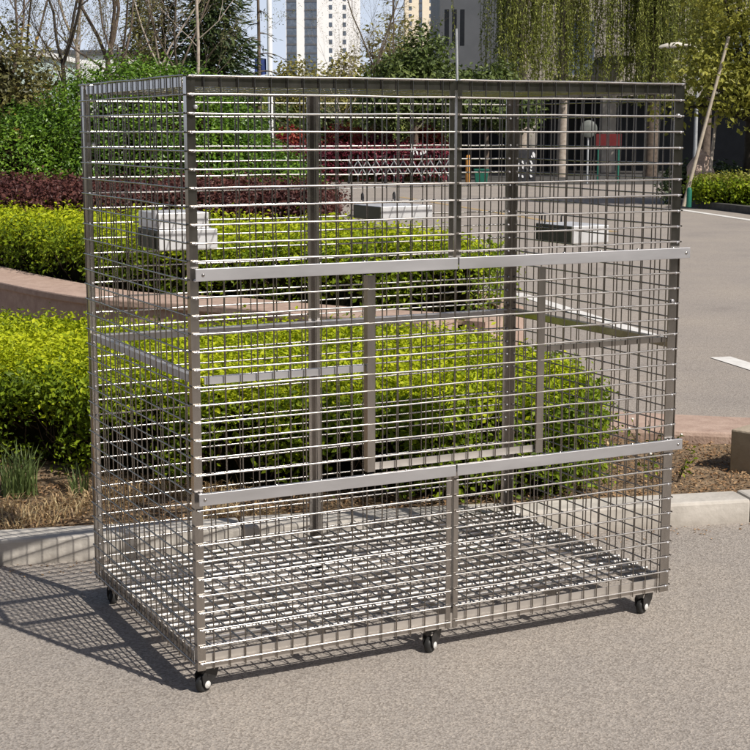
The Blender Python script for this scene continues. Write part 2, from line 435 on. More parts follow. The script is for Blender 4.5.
# path runs towards the viewer, so its left-hand side (positive offset) is the road side
WB = offs(WP, .43)
soil_poly = [(p.x, p.y) for p in WP] + [(p.x, p.y) for p in LP] + [tuple((k0 + kd * 10.9 + kn * .14)[:2]), tuple((k0 + kn * .14)[:2]), (-6, 9.6)]
def terrain(name, poly, z, mat, bumps=.03, label=None, res=70):
    xs = [p[0] for p in poly]; ys = [p[1] for p in poly]
    bm = bmesh.new()
    f = bm.faces.new([bm.verts.new((x, y, z)) for x, y in poly])
    r = bmesh.ops.triangulate(bm, faces=[f])
    for _ in range(4):
        bmesh.ops.subdivide_edges(bm, edges=[e for e in bm.edges if e.calc_length() > .25], cuts=1, use_grid_fill=False)
        bmesh.ops.triangulate(bm, faces=bm.faces[:])
    for v in bm.verts:
        if not v.is_boundary: v.co.z += bumps * mnoise.noise(v.co * 3) + bumps * .6 * mnoise.noise(v.co * 9)
    me = bpy.data.meshes.new(name); bmesh.ops.recalc_face_normals(bm, faces=bm.faces); bm.to_mesh(me); bm.free()
    if me.polygons and me.polygons[0].normal.z < 0: me.flip_normals()
    me.materials.append(mat); me.polygons.foreach_set('use_smooth', [True] * len(me.polygons))
    o = bpy.data.objects.new(name, me); COL.objects.link(o)
    return tag(o, label, None, None, 'structure')
terrain('planting_bed_soil', soil_poly, .062, M['soil'], label='brown soil of the front planting bed')

# pink granite wall between the beds: a face and a coping
wall = thing('granite_wall', 'low pink granite wall curving between the two yellow green hedges', 'wall')
def strip_solid(A, B, z0, z1):
    m = MB(); n = len(A)
    vs = []
    for i in range(n):
        zb = z0[i] if hasattr(z0, '__len__') else z0
        vs += [(A[i].x, A[i].y, zb), (B[i].x, B[i].y, zb), (B[i].x, B[i].y, z1[i]), (A[i].x, A[i].y, z1[i])]
    fs = []
    for i in range(n - 1):
        for k in range(4):
            fs.append((4 * i + k, 4 * i + (k + 1) % 4, 4 * i + 4 + (k + 1) % 4, 4 * i + 4 + k))
    fs += [(0, 1, 2, 3), (4 * n - 1, 4 * n - 2, 4 * n - 3, 4 * n - 4)]
    m.add(vs, fs); return m
cop0 = [h - .05 for h in WH]
strip_solid(offs(WP, .02), offs(WP, .41), -.05, [c - .002 for c in cop0]).build('wall_face', M['pink_stone'], wall)
strip_solid(WP, WB, cop0, WH).build('coping', M['pink_stone'], wall, bevel=.01)

lk = thing('granite_kerb', 'flat pink granite kerb around the bed corner behind the tan block', 'kerb')
strip_solid(LP, offs(LP, .43), -.05, LH).build('kerb_stone', M['pink_stone'], lk, bevel=.02)
rear_poly = [(p.x, p.y) for p in WB]
rear_poly = rear_poly + [(3.18, 3.86), (3.5, 4.2), (3.8, 5.2), (4.1, 6.2), (4.55, 7.8), (5.3, 9.6), (5.9, 12.5), (5.6, 16), (3.5, 24), (-7, 30), (-9, 15), (.4, 11)]
terrain('rear_bed_soil', rear_poly, .40, M['soil'], .05, 'raised soil of the rear planting bed')
rk = MB()
kp = [Vector((x, y, 0)) for x, y in [(2.99, 3.74), (3.2, 3.85), (3.52, 4.2), (3.82, 5.2), (4.1, 6.2), (4.55, 7.8), (5.3, 9.6), (5.9, 12.5), (5.6, 16), (3.5, 24)]]
tag(strip_solid(offs(kp, -.15), offs(kp, 0), -.05, [.42] * len(kp)).build('granite_kerb', M['pink_stone']), 'pink granite kerb holding the raised rear bed along the road', 'kerb')
lawn = [bgx(*q) for q in [(-60, 22), (-2, 22), (-1.6, 40), (-2.4, 120), (-120, 120)]]
sheet('lawn', lawn, .006, M['lawn'], label='grassy ground under the far trees')

# ------------------------------------------------------------------ the steel cage
W_, D_, Z0, ZT = 1.552, .939, .075, 1.627
SP = .0464
ZS = [ZT - SP * j for j in range(34)]            # heights of the horizontal wires
XS = [W_ * i / 34 for i in range(35)]
YS = [D_ * i / 20 for i in range(21)]
cage = thing('wire_cage', 'tall stainless steel wire mesh cage on black casters standing on the asphalt', 'cage')
RH, RV = .0027, .0019
def jit(): return random.uniform(-.0008, .0008)
def bent(a, b, k=5, amp=.0007):
    pts = [a.lerp(b, i / k) for i in range(k + 1)]
    return [p + Vector((random.gauss(0, amp), random.gauss(0, amp), random.gauss(0, amp))) if 0 < i < k else p for i, p in enumerate(pts)]

def panel(name, O, U, V, N, us, vs, u0, u1, v0, v1, parent, rh=RH, rv=RV, dark=False):
    """wires at us (running along V) and vs (running along U); N points to the outside"""
    O, U, V, N = Vector(O), Vector(U), Vector(V), Vector(N)
    m = MB()
    for u in us:
        a = O + U * (u + jit()) + V * v0 + N * rv; b = O + U * (u + jit()) + V * v1 + N * rv
        m.tube(bent(a, b), rv, 7)
    nf = len(m.f)
    for v in vs:
        a = O + U * u0 + V * (v + jit()) + N * (2 * rv + rh * .9); b = O + U * u1 + V * (v + jit()) + N * (2 * rv + rh * .9)
        m.tube(bent(a, b), rh, 7)
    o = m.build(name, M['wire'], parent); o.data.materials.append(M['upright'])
    o.data.polygons.foreach_set('material_index', [1 if (i < nf or dark) else 0 for i in range(len(m.f))])  # dark gives the shade-toned steel to every wire of the panel
    return o

X, Y, Zv = (1, 0, 0), (0, 1, 0), (0, 0, 1)
# corner posts (angle sections)
for (x, y, A, B, pw) in ((0, 0, (1, 0, 0), (0, 1, 0), .023), (W_, 0, (-1, 0, 0), (0, 1, 0), .033), (0, D_, (1, 0, 0), (0, -1, 0), .023), (W_, D_, (-1, 0, 0), (0, -1, 0), .033)):
    m = MB(); m.angle((x, y, Z0), (x, y, ZT), A, B, pw); m.build('corner_post', M['angle'], cage)
# middle posts of the back: two angles back to back
m = MB(); m.angle((.7725, D_, Z0), (.7725, D_, ZT), (-1, 0, 0), (0, -1, 0), .020); m.angle((.7745, D_, Z0), (.7745, D_, ZT), (1, 0, 0), (0, -1, 0), .020)
m.build('back_post', M['angle'], cage)
# rails just inside the posts
i_ = .0034
def rail(name, a, b, A, B, w=.03, mat='angle'):
    m = MB(); m.angle(a, b, A, B, w); return m.build(name, M[mat], cage)
for nme, z, up, rw in (('top_rail', ZT - .002, -1, .025), ('bottom_rail', Z0 + .002, 1, .042)):
    rail(nme, (i_, i_, z), (W_ - i_, i_, z), (0, 0, up), (0, 1, 0), rw, 'angle' if up < 0 else 'rail')
    rail(nme, (i_, D_ - i_, z), (W_ - i_, D_ - i_, z), (0, 0, up), (0, -1, 0), rw)
    rail(nme, (i_, .045, z), (i_, D_ - .045, z), (0, 0, up), (1, 0, 0), rw)
    rail(nme, (W_ - i_, .045, z), (W_ - i_, D_ - .045, z), (0, 0, up), (-1, 0, 0), rw)
zm = .868
rail('middle_rail', (i_ + .001, .036, zm), (i_ + .001, D_ - .036, zm), (0, 0, -1), (1, 0, 0), .020, 'bar')
rail('middle_rail', (W_ - i_ - .001, .036, zm), (W_ - i_ - .001, D_ - .036, zm), (0, 0, -1), (-1, 0, 0), .027)
rail('middle_rail', (.036, D_ - .005, zm - .004), (W_ - .036, D_ - .005, zm - .004), (0, 0, -1), (0, -1, 0), .027, 'bar')
rail('middle_rail', (.036, .005, zm - .006), (.497, .005, zm - .006), (0, 0, -1), (0, 1, 0), .018, 'bar')
rail('middle_rail', (1.074, .005, zm + .008), (W_ - .036, .005, zm + .008), (0, 0, -1), (0, 1, 0), .015)
# floor beams
for x in (.39, .776, 1.16):
    rail('floor_beam', (x, .04, Z0 + .044), (x, D_ - .04, Z0 + .044), (0, 0, -1), (1, 0, 0), .025)
rail('floor_beam', (.04, D_ * .5, Z0 + .006), (W_ - .04, D_ * .5, Z0 + .006), (0, 0, 1), (0, 1, 0), .02)

# wire panels
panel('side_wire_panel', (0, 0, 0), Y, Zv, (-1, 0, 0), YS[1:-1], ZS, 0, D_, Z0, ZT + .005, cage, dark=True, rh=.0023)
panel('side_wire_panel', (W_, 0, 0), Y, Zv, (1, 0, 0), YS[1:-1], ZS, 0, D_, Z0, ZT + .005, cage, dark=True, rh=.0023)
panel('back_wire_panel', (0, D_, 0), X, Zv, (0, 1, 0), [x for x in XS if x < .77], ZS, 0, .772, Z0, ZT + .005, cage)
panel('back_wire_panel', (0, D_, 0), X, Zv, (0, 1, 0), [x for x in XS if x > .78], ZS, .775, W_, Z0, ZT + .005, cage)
panel('roof_wire_panel', (0, 0, ZT - .022), X, Y, (0, 0, 1), XS[1:-1], YS[1:-1], .007, W_ - .007, .007, D_ - .007, cage)
panel('floor_grid', (0, 0, Z0 + .060), X, Y, (0, 0, -1), XS[1:-1], [D_ * i / 19 for i in range(1, 19)], .008, W_ - .008, .008, D_ - .008, cage, rh=.0048, rv=.0026).data.materials[0] = M['floor_steel']
ZU, ZL = 1.129, .544                                # middles of the two cross bars
lowz = [z for z in ZS if z < ZL - .02]; midz = [z for z in ZS if ZL + .02 < z < ZU - .015]; topz = [z for z in ZS if z > ZU + .02]
F_ = (0, -1, 0)
panel('front_wire_panel', (0, 0, 0), X, Zv, F_, [x for x in XS if .02 < x < .49], midz, .004, .505, ZL, ZU, cage)
panel('front_wire_panel', (0, 0, 0), X, Zv, F_, [x for x in XS if 1.08 < x < 1.56], midz, 1.066, W_, ZL, ZU, cage)
def door(name, x0, x1, z0, z1, zz, label, sw=.03, extend=0.0, bot=True, top=True):
    d = empty(name, (0, 0, 0), parent=cage); d['label'] = label
    a = MB(); a.angle((x0, .0005 if name != 'middle_door' else -.0085, z0), (x0, .0005 if name != 'middle_door' else -.0085, z1), X, (0, 1, 0), sw); a.build('door_stile', M['angle'], d)
    a = MB(); a.angle((x1, .0005 if name != 'middle_door' else -.0085, z0), (x1, .0005 if name != 'middle_door' else -.0085, z1), (-1, 0, 0), (0, 1, 0), sw); a.build('door_stile', M['angle'], d)
    if bot:
        a = MB(); a.angle((x0 + sw + .001, .004, z0 + .002), (x1 - sw - .001, .004, z0 + .002), Zv, (0, 1, 0), .020); a.build('door_rail', M['rail'], d)
    xs = [x for x in XS if x0 + .006 < x < x1 - .006]
    panel('door_wire_panel', (0, 0, 0), X, Zv, F_, xs, zz, x0 + .003, x1 - .003, z0, z1 + extend, d)
    return d
door('upper_door', .002, .7705, ZU, ZT, topz, 'upper hinged wire door nearer the near corner post', .015, .005, bot=False)
door('upper_door', .7795, W_ - .002, ZU, ZT, topz, 'upper hinged wire door nearer the road', .015, .005, bot=False)
door('lower_door', .0025, .7705, Z0 + .001, ZL, lowz, 'lower hinged wire door nearer the near corner post', .015, bot=False)
door('lower_door', .7795, W_ - .0025, Z0 + .001, ZL, lowz, 'lower hinged wire door nearer the road', .015, bot=False)
door('middle_door', .500, 1.071, ZL + .022, ZU - .022, midz, 'central wire door between two bare steel stiles', .023)
# flat cross bars in front of the wires, in two lengths each
def crossbar(x0, x1, zc, holes):
    m = MB(); m.angle((x0, -.021, zc + .017), (x1, -.021, zc + .017), (0, 0, -1), (0, 1, 0), (.032, .0125), .002)
    o = m.build('cross_bar', M['bar'], cage, bevel=.0012)
    for hx in holes:
        q = MB(); q.lathe((hx, -.0212, zc + .001), (0, -1, 0), [(0, .0045), (.0012, .0042), (.0022, .002)], 10); q.build('rivet', M['angle'], o)
    k = x0 + .09
    while k < x1 - .03:
        q = MB(); q.lathe((k, -.014, zc + .0172), (0, 0, 1), [(0, .004), (.002, .0036), (.003, .0015)], 8); q.build('rivet', M['angle'], o)
        k += .13
    return o
crossbar(.008, .7735, ZU, [.028]); crossbar(.7775, 1.577, ZU, [1.562])
crossbar(.006, .7735, ZL, [.022]); crossbar(.7775, 1.572, ZL, [1.556])
# bolts on the posts
for (x, y, z) in ((1.531, -.0005, 1.535), (1.531, -.0005, .985), (.024, -.0005, 1.55), (.025, D_ - .036, 1.45)):
    q = MB(); q.lathe((x, y - .001, z), (0, -1, 0), [(0, .006), (.003, .0055), (.004, .003)], 10); q.build('bolt', M['bar'], cage)
# casters
def caster(x, y, rz, first=[None]):
    if first[0] is None:
        c = empty('caster', (x, y, 0), rz, cage)
        m = MB(); m.box((0, 0, .0725), (.056, .05, .005)); m.lathe((0, 0, .062), (0, 0, 1), [(0, .016), (.006, .018), (.0085, .018)], 16); m.build('mounting_plate', M['black'], c)
        for s in (-1, 1):
            f = MB(); prof = [(-.024, .067), (.026, .067), (.040, .052), (.038, .030), (.028, .015), (.014, .015), (-.014, .042)]
            n = len(prof); yy = s * .0135; t = .0025
            f.add([(px - .004, yy, pz) for px, pz in prof] + [(px - .004, yy + s * t, pz) for px, pz in prof],
                  [tuple(range(n)), tuple(range(n, 2 * n))] + [(i, (i + 1) % n, (i + 1) % n + n, i + n) for i in range(n)])
            f.build('fork', M['black'], c)
        wz = MB(); wz.lathe((.018, -.010, .025), (0, 1, 0), [(0, .019), (.003, .0238), (.006, .025), (.012, .025), (.017, .0238), (.02, .019)], 28); wz.build('wheel', M['rubber'], c)
        for s in (-1, 1):
            h = MB(); h.lathe((.018, s * .0165, .025), (0, s, 0), [(0, .0105), (.0015, .0098), (.002, .005), (.003, .004)], 20); h.build('hub', M['hub'], c)
        first[0] = c
    else:
        c = copy_tree(first[0], cage); c.location = (x, y, 0); c.rotation_euler = (0, 0, rz)
    return c
caster(.045, .045, R(205)); caster(.735, .04, R(215)); caster(W_ - .055, .045, R(205))
caster(.045, D_ - .045, R(240)); caster(.79, D_ - .05, R(190)); caster(W_ - .05, D_ - .05, R(230))

wb = MB()
for z in ZS:
    for (x, y) in ((.013, -.0075), (W_ - .016, -.0075), (.014, D_ - .006), (W_ - .018, D_ - .006)):
        wb.lathe((x + jit() * 4, y, z - .001), (0, -1, 0), [(0, .0042), (.0022, .0034), (.0034, .0016)], 7)
wb.build('weld_beads', M['bar'], cage)['kind'] = 'stuff'
# small sheet-metal boxes on the mesh
def metal_box(x0, x1, y0, y1, z0, z1, label, hooks, tiers=1, slots=0):
    t = thing('metal_box', label, 'box', ((x0 + x1) / 2, (y0 + y1) / 2, z0), 0, 'metal boxes hung on the cage mesh')
    hx, hy = (x1 - x0) / 2, (y1 - y0) / 2
    hz = z1 - z0
    a = MB(); a.box((0, 0, hz / 2), (2 * hx - .004, 2 * hy, hz)); a.build('case', M['shinybox'], t, bevel=.002)
    a = MB(); a.box((-hx + .0005, 0, hz / 2), (.003, 2 * hy - .004, hz - .004))
    for k in range(slots):
        a.box((-hx - .002, -hy + 2 * hy * (k + .5) / slots, hz / 2 - .004), (.006, .012, hz - .014))
    a.build('end_panel', M['boxend'], t)
    if tiers == 2:
        a = MB(); a.box((-.012, .002, hz + .0265), (2 * hx - .03, 2 * hy - .01, .048)); a.build('lid', M['shinybox'], t, bevel=.002)
        a = MB(); a.box((-hx + .002, -hy + .03, hz + .034), (.012, .02, .05)); a.build('latch', M['bar'], t)
    for (px, py, dx, dy) in hooks:
        a = MB(); a.tube([(px, py, hz - .004), (px, py, hz + .03), (px + dx * .5, py + dy * .5, hz + .036), (px + dx, py + dy, hz + .03), (px + dx, py + dy, hz + .012)], .003, 6)
        a.build('hook', M['dark_metal'], t)
    return t
metal_box(.165, .357, .73, .931, 1.134, 1.195, 'two tier white metal box hanging in the back corner of the cage', [(-.05, .10, 0, .012), (.05, .10, 0, .012)], 2, 3)
metal_box(.918, 1.112, .73, .931, 1.202, 1.249, 'flat white metal box hanging at the middle of the back mesh', [(-.06, .10, 0, .012), (.06, .10, 0, .012)])
metal_box(1.5625, 1.715, .583, .803, 1.117, 1.176, 'flat silver metal box hooked outside the mesh wall facing the road', [(-.072, -.06, -.014, 0), (-.072, .06, -.014, 0)])

# ------------------------------------------------------------------ hedges
def inpoly(pts, poly):
    x, y = pts[:, 0], pts[:, 1]; c = np.zeros(len(pts), bool); n = len(poly); j = n - 1
    for i in range(n):
        xi, yi = poly[i]; xj, yj = poly[j]
        c ^= ((yi > y) != (yj > y)) & (x < (xj - xi) * (y - yi) / (yj - yi + 1e-12) + xi); j = i
    return c

def nz(P, s, seed=0.0):
    return np.array([mnoise.noise(Vector((float(p[0]) * s + seed, float(p[1]) * s, float(p[2]) * s))) for p in P])

def hedge(root, poly, z0, z1, n_top, n_side, per, mat_top, mat_side, L=.03, spread=.045, lump=.05, core=True, twigs=250, side_gap=.05, round_=.08, full=None):
    poly = np.array(poly); lo, hi = poly.min(0), poly.max(0)
    # top sprigs
    T = []
    while sum(len(t) for t in T) < n_top:
        q = rng.uniform(lo, hi, (n_top * 2, 2)); T.append(q[inpoly(q, poly)])
    T = np.concatenate(T)[:n_top]
    P = np.column_stack([T, np.full(len(T), z1)])
    P[:, 2] += nz(P, 2.2) * lump + nz(P, 7, 3) * lump * .6 + rng.normal(0, .014, len(P))
    # round the rim
    n = len(poly); dmin = np.full(len(P), 9.)
    for i in range(n):
        a, b = poly[i], poly[(i + 1) % n]; ab = b - a
        t = np.clip(((T - a) @ ab) / (ab @ ab), 0, 1); dmin = np.minimum(dmin, np.linalg.norm(T - a - t[:, None] * ab, axis=1))
    P[:, 2] -= np.clip(1 - dmin / (round_ + .06), 0, 1) ** 2 * round_
    NT = np.tile([0, 0, 1.], (len(P), 1))
    # side sprigs
    seg = np.linalg.norm(np.roll(poly, -1, 0) - poly, axis=1); cs = np.cumsum(seg) / seg.sum()
    k = np.searchsorted(cs, rng.uniform(0, 1, n_side)); t = rng.uniform(0, 1, n_side)[:, None]
    a, b = poly[k], np.roll(poly, -1, 0)[k]
    area = .5 * np.sum(poly[:, 0] * np.roll(poly[:, 1], -1) - np.roll(poly[:, 0], -1) * poly[:, 1])
    nrm = (b - a)[:, ::-1] * [1, -1]; nrm = nrm / np.linalg.norm(nrm, axis=1, keepdims=True) * (1 if area > 0 else -1)
    S = np.column_stack([a + (b - a) * t, rng.uniform(0, 1, n_side) ** .75 * (z1 - z0 - .03) + z0 + .03])
    NS = np.column_stack([nrm, np.zeros(n_side)])
    bul = nz(S, 3.0, 7) * lump * 1.4 + nz(S, 9, 1) * lump * .6
    S += NS * bul[:, None]
    keep = (nz(S, 5.5, 11) + (S[:, 2] - z0) / (z1 - z0) * .55 - .18) > side_gap
    if full is not None: keep |= (S[:, 0] > full) & (nz(S, 5.5, 11) > -.30)
    S, NS = S[keep], NS[keep]
    def sprig(Pc, Nc, per, spread):
        m = len(Pc)
        d = rng.normal(size=(m, per, 3)) * spread
        d[..., 2] *= .75
        return (Pc[:, None] + d).reshape(-1, 3), unit(np.repeat(Nc, per, 0) + .8 * unit(d.reshape(-1, 3)))
    A, B = sprig(P, NT, per, spread); leaves('foliage', A, B, mat_top, root, L)
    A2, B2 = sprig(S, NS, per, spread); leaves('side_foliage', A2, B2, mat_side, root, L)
    # core of dark twig tone added to block light inside the hedge
    cen = poly.mean(0)
    if core:
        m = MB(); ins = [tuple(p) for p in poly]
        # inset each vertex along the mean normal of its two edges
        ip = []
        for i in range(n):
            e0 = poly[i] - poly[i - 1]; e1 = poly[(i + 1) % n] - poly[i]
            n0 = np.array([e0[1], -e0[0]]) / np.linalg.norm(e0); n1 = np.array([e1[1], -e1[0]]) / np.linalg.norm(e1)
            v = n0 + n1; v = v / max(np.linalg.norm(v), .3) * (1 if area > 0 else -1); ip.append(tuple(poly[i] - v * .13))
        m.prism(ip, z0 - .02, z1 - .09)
        m.build('blocking_core', M['inner'], root)
    # bare twigs in the side gaps
    tm = MB(); kk = np.searchsorted(cs, rng.uniform(0, 1, twigs))
    for i in kk:
        a, b = poly[i], poly[(i + 1) % n]; q = a + (b - a) * random.random()
        nn = (b - a)[::-1] * [1, -1]; nn = nn / np.linalg.norm(nn) * (1 if area > 0 else -1)
        p0 = Vector((*(q - nn * .10), z0 + random.uniform(-.01, (z1 - z0) * .4)))
        p2 = p0 + Vector((nn[0] * random.uniform(.04, .14) + random.uniform(-.08, .08), nn[1] * random.uniform(.04, .14) + random.uniform(-.08, .08), random.uniform(.08, .28)))
        p2.z = min(p2.z, z1)
        mid = (p0 + p2) / 2 + Vector((random.uniform(-.02, .02), random.uniform(-.02, .02), 0))
        tm.tube([p0, mid, p2], [.004, .003, .0015], 4, False)
    tag(tm.build('twigs', M['twig'], root), kind='stuff')

h1 = thing('hedge', 'clipped yellow green hedge directly behind the cage, in front of the granite wall', 'hedge')
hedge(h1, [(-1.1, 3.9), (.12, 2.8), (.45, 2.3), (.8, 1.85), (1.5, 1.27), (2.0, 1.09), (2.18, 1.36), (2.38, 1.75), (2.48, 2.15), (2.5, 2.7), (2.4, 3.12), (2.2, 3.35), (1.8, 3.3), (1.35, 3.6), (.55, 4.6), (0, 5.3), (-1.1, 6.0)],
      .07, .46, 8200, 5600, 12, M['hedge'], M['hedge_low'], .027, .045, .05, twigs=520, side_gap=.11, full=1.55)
h2 = thing('hedge', 'clipped yellow green hedge standing behind the granite wall', 'hedge')
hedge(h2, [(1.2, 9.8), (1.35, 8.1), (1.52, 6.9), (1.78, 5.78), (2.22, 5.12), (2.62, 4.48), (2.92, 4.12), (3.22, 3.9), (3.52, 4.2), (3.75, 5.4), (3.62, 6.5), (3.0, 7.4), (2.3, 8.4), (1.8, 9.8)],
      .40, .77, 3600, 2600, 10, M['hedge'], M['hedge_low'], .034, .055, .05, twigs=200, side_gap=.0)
h3 = thing('hedge', 'dark purple red leaved hedge between yellow green hedge and green shrub', 'hedge')
hedge(h3, [bgx(-4.6, 13.0), bgx(-2.2, 12.7), bgx(-.45, 12.3), bgx(-.3, 12.9), bgx(-.6, 13.6), bgx(-2.4, 14.2), bgx(-4.6, 14.6)],
      .40, .98, 3200, 2600, 9, M['redhedge'], M['redhedge'], .036, .06, .09, twigs=500, side_gap=-.3, round_=.15)

def dome(root, name, parts, n, mat, L, inner=.82, gap=-.25, noise_s=2.0, lump=.16, per=9, spread=.08, up=.4, core_mat=None):
    """a shrub built of leaf sprigs over lumpy ellipsoids; parts: (centre, radii)"""
    cen = [(Vector(c), Vector(r)) for c, r in parts]
    wsum = sum(r.x * r.z + r.y * r.z + r.x * r.y for _, r in cen)
    Ps, Ns = [], []
    core = MB()
    for c, r in cen:
        m = int(n * (r.x * r.z + r.y * r.z + r.x * r.y) / wsum)
        d = unit(rng.normal(size=(m, 3)))
        p = d * np.array(r) * 1.0 + np.array(c)
        k = 1 + nz(p, noise_s, 5) * lump * 2 + nz(p, noise_s * 3.3, 9) * lump
        k *= 1 - rng.uniform(0, 1, m) ** 2 * (1 - inner)
        p = np.array(c) + d * np.array(r) * k[:, None]
        ok = (nz(p, noise_s * 2.4, 21) > gap) & (p[:, 2] > .02)
        for c2, r2 in cen:
            if c2 is c: continue
            ok &= np.linalg.norm((p - np.array(c2)) / np.array(r2), axis=1) > .75
        Ps.append(p[ok]); Ns.append(unit(d[ok] / np.array(r)))
        # lumpy dark core added to block light inside the shrub
        bm = bmesh.new(); bmesh.ops.create_icosphere(bm, subdivisions=3, radius=1)
        vs = []
        for v in bm.verts:
            q = Vector((v.co.x * r.x, v.co.y * r.y, v.co.z * r.z)) * (inner - .12) + c
            q += (q - c) * mnoise.noise(q * noise_s) * .25
            vs.append((q.x, q.y, max(q.z, .01)))
        core.add(vs, [[v.index for v in f.verts] for f in bm.faces]); bm.free()
    P, N = np.concatenate(Ps), np.concatenate(Ns)
    dd = rng.normal(size=(len(P), per, 3)) * spread
    A = (P[:, None] + dd).reshape(-1, 3); B = unit(np.repeat(N, per, 0) + .7 * unit(dd.reshape(-1, 3)))
    leaves(name, A, B, mat, root, L, up=up)
    core.build('blocking_core', core_mat or M['inner'], root)

def shrub(nm_, label, parts, n, mat, L, cat='shrub', group=None, stems=True, **kw):
    c0 = parts[0][0]
    t = thing(nm_, label, cat, (0, 0, 0), 0, group)
    dome(t, 'foliage', parts, n, mat, L, **kw)
    if stems:
        m = MB()
        for k in range(5):
            a = Vector((c0[0] + random.uniform(-.15, .15), c0[1] + random.uniform(-.15, .15), 0))
            m.tube([a, a + Vector((random.uniform(-.3, .3), random.uniform(-.3, .3), c0[2]))], [.03, .015], 5)
        m.build('stem', M['bark'], t)
    return t

shrub('laurel_shrub', 'big rounded glossy green shrub behind the purple hedge', [
    (bg(-2.45, 16.2, .9), (1.4, 1.35, 1.32)), (bg(-3.6, 15.9, .7), (1.1, 1.0, 1.0)), (bg(-1.35, 16.0, .6), (.85, .8, .8)), (bg(-5.0, 16.3, .5), (1.0, 1, .72))],
    14500, M['laurel'], .042, gap=-.55, lump=.045, per=10, spread=.06, up=.6)
shrub('olive_shrub', 'dull olive shrub with orange tips beside the glossy green shrub', [
    (bg(-5.1, 19.5, 1.3), (1.05, 1.05, 1.45)), (bg(-4.45, 19.3, 1.0), (.7, .8, 1.05)), (bg(-6.2, 19.4, 1.5), (.9, .9, 1.3))],
    4200, M['olive'], .075, gap=-.2, lump=.2, per=8, spread=.10)

# ------------------------------------------------------------------ small plants in the bed
def blades(name, P, mat, parent, h=.25, lean=.5, wd=.006, var=.4):
    n = len(P); az = rng.uniform(0, 2 * math.pi, n); hh = h * (1 + var * rng.uniform(-1, 1, n)); ln = lean * rng.uniform(.2, 1, n)
    d = np.column_stack([np.cos(az), np.sin(az), np.zeros(n)]); s = np.column_stack([-np.sin(az), np.cos(az), np.zeros(n)]) * wd
    up = np.array([0, 0, 1.])
    p1 = P + up * hh[:, None] * .55 + d * (hh * ln * .35)[:, None]; p2 = P + up * (hh * (1 - .3 * ln))[:, None] + d * (hh * ln)[:, None]
    V = np.stack([P - s, P + s, p1 + s * .8, p1 - s * .8, p2], 1).reshape(-1, 3)
    i = np.arange(n)[:, None] * 5
    F = np.concatenate([i + [0, 1, 2], i + [0, 2, 3], i + [3, 2, 4]], 1).reshape(-1, 3)
    return mesh_np(name, V, F, mat, parent)

def tuft(cx, cy, r, n, h, label, mat='grass', lean=.6):
    t = thing('grass_tuft', label, 'grass tuft', (0, 0, 0), 0, 'grass tufts in the planting bed')
    a = rng.uniform(0, 6.28, n); q = r * np.sqrt(rng.uniform(0, 1, n))
    blades('grass_blades', np.column_stack([cx + q * np.cos(a), cy + q * np.sin(a), np.full(n, .06)]), M[mat], t, h, lean, .0035)
tuft(.06, 2.2, .075, 150, .17, 'tall green grass tuft under the hedge end beside the dry litter')
tuft(.27, 2.12, .04, 30, .11, 'small sparse grass tuft next to the tall one')
tuft(-.08, 2.5, .08, 80, .18, 'darker grass tuft growing half inside the hedge')
# dry litter: uncountable
k = 22000
x = rng.uniform(-1.5, 3.2, k); off = rng.uniform(.16, 1.5, k)
y = np.array([kerb_y(v) for v in x]) + off * 1.0
P = np.column_stack([x, y, np.full(k, .065) + rng.uniform(0, .012, k)])
ok = inpoly(P[:, :2], [(p[0], p[1]) for p in soil_poly])
lit = MB()
o = leaves('dead_leaves', P[ok], np.tile([0, 0, 1.], (ok.sum(), 1)), M['litter'], None, .017, W=.5, out=1, up=.5, rnd=.9)
tag(o, 'brown dead leaves and dry clippings scattered on the bed soil', 'leaf litter', kind='stuff')
k = 3500
x = rng.uniform(-1.2, 1.0, k); y = np.array([kerb_y(v) for v in x]) + rng.uniform(.17, .8, k)
P = np.column_stack([x, y, np.full(k, .062)])
o = blades('dry_grass', P[nz(P, 4) > -.1], M['drygrass'], None, .055, 1.5, .003)
tag(o, 'short dry grass along the inside of the concrete kerb', 'dry grass', kind='stuff')

k = 420
x = rng.uniform(-1.5, 3.6, k); y = np.array([kerb_y(v) for v in x]) - np.abs(rng.normal(0, .10, k)) - .01
P = np.column_stack([x, y, np.full(k, .007)])
o = leaves('fallen_leaves', P, np.tile([0, 0, 1.], (k, 1)), M['litter'], None, .012, W=.6, out=1.6, up=1, rnd=.5)
tag(o, 'bits of dead leaf and grit along the foot of the concrete kerb', 'leaf litter', kind='stuff')

def weed(cx, cy, n, h, label, flowers=0, L=.035, mat='hedge_low'):
    t = thing('weed', label, 'weed', (0, 0, 0), 0, 'weeds in the planting bed')
    m = MB(); P, N = [], []; fl = MB()
    for k in range(n):
        a = random.uniform(0, 6.28); q = Vector((cx + .05 * math.cos(a), cy + .05 * math.sin(a), .06))
        e = q + Vector((math.cos(a) * h * random.uniform(.2, .7), math.sin(a) * h * random.uniform(.2, .7), h * random.uniform(.6, 1.1)))
        m.tube([q, (q + e) / 2 + Vector((0, 0, .02)), e], [.003, .0022, .001], 4, False)
        for j in range(7):
            s = random.uniform(.3, 1); P.append(q.lerp(e, s)); N.append((math.cos(a), math.sin(a), .5))
        if k < flowers:
          fl = MB(); fl.lathe(e, (random.uniform(-.3, .3), -.5, 1), [(-.002, .004), (.002, .006), (.005, .005), (.007, .002)], 8); fl.build('flower', M['whiteflower'], t)
    m.build('stem', M['twig'], t)
    leaves('leaf_clump', np.array(P), unit(np.array(N)), M[mat], t, L)
weed(2.18, 1.42, 14, .16, 'leafy green weed beside the hedge end near the kerb')
weed(2.72, 1.62, 9, .17, 'thin weed with tiny white flowers against the dark granite edge', 4, .025)
weed(2.46, 1.18, 8, .15, 'thin weed with white flowers in the shadow of the tan block', 1, .025)
weed(2.35, 1.55, 6, .12, 'sparse brownish weed on the dry leaves', 0, .022, 'drygrass')

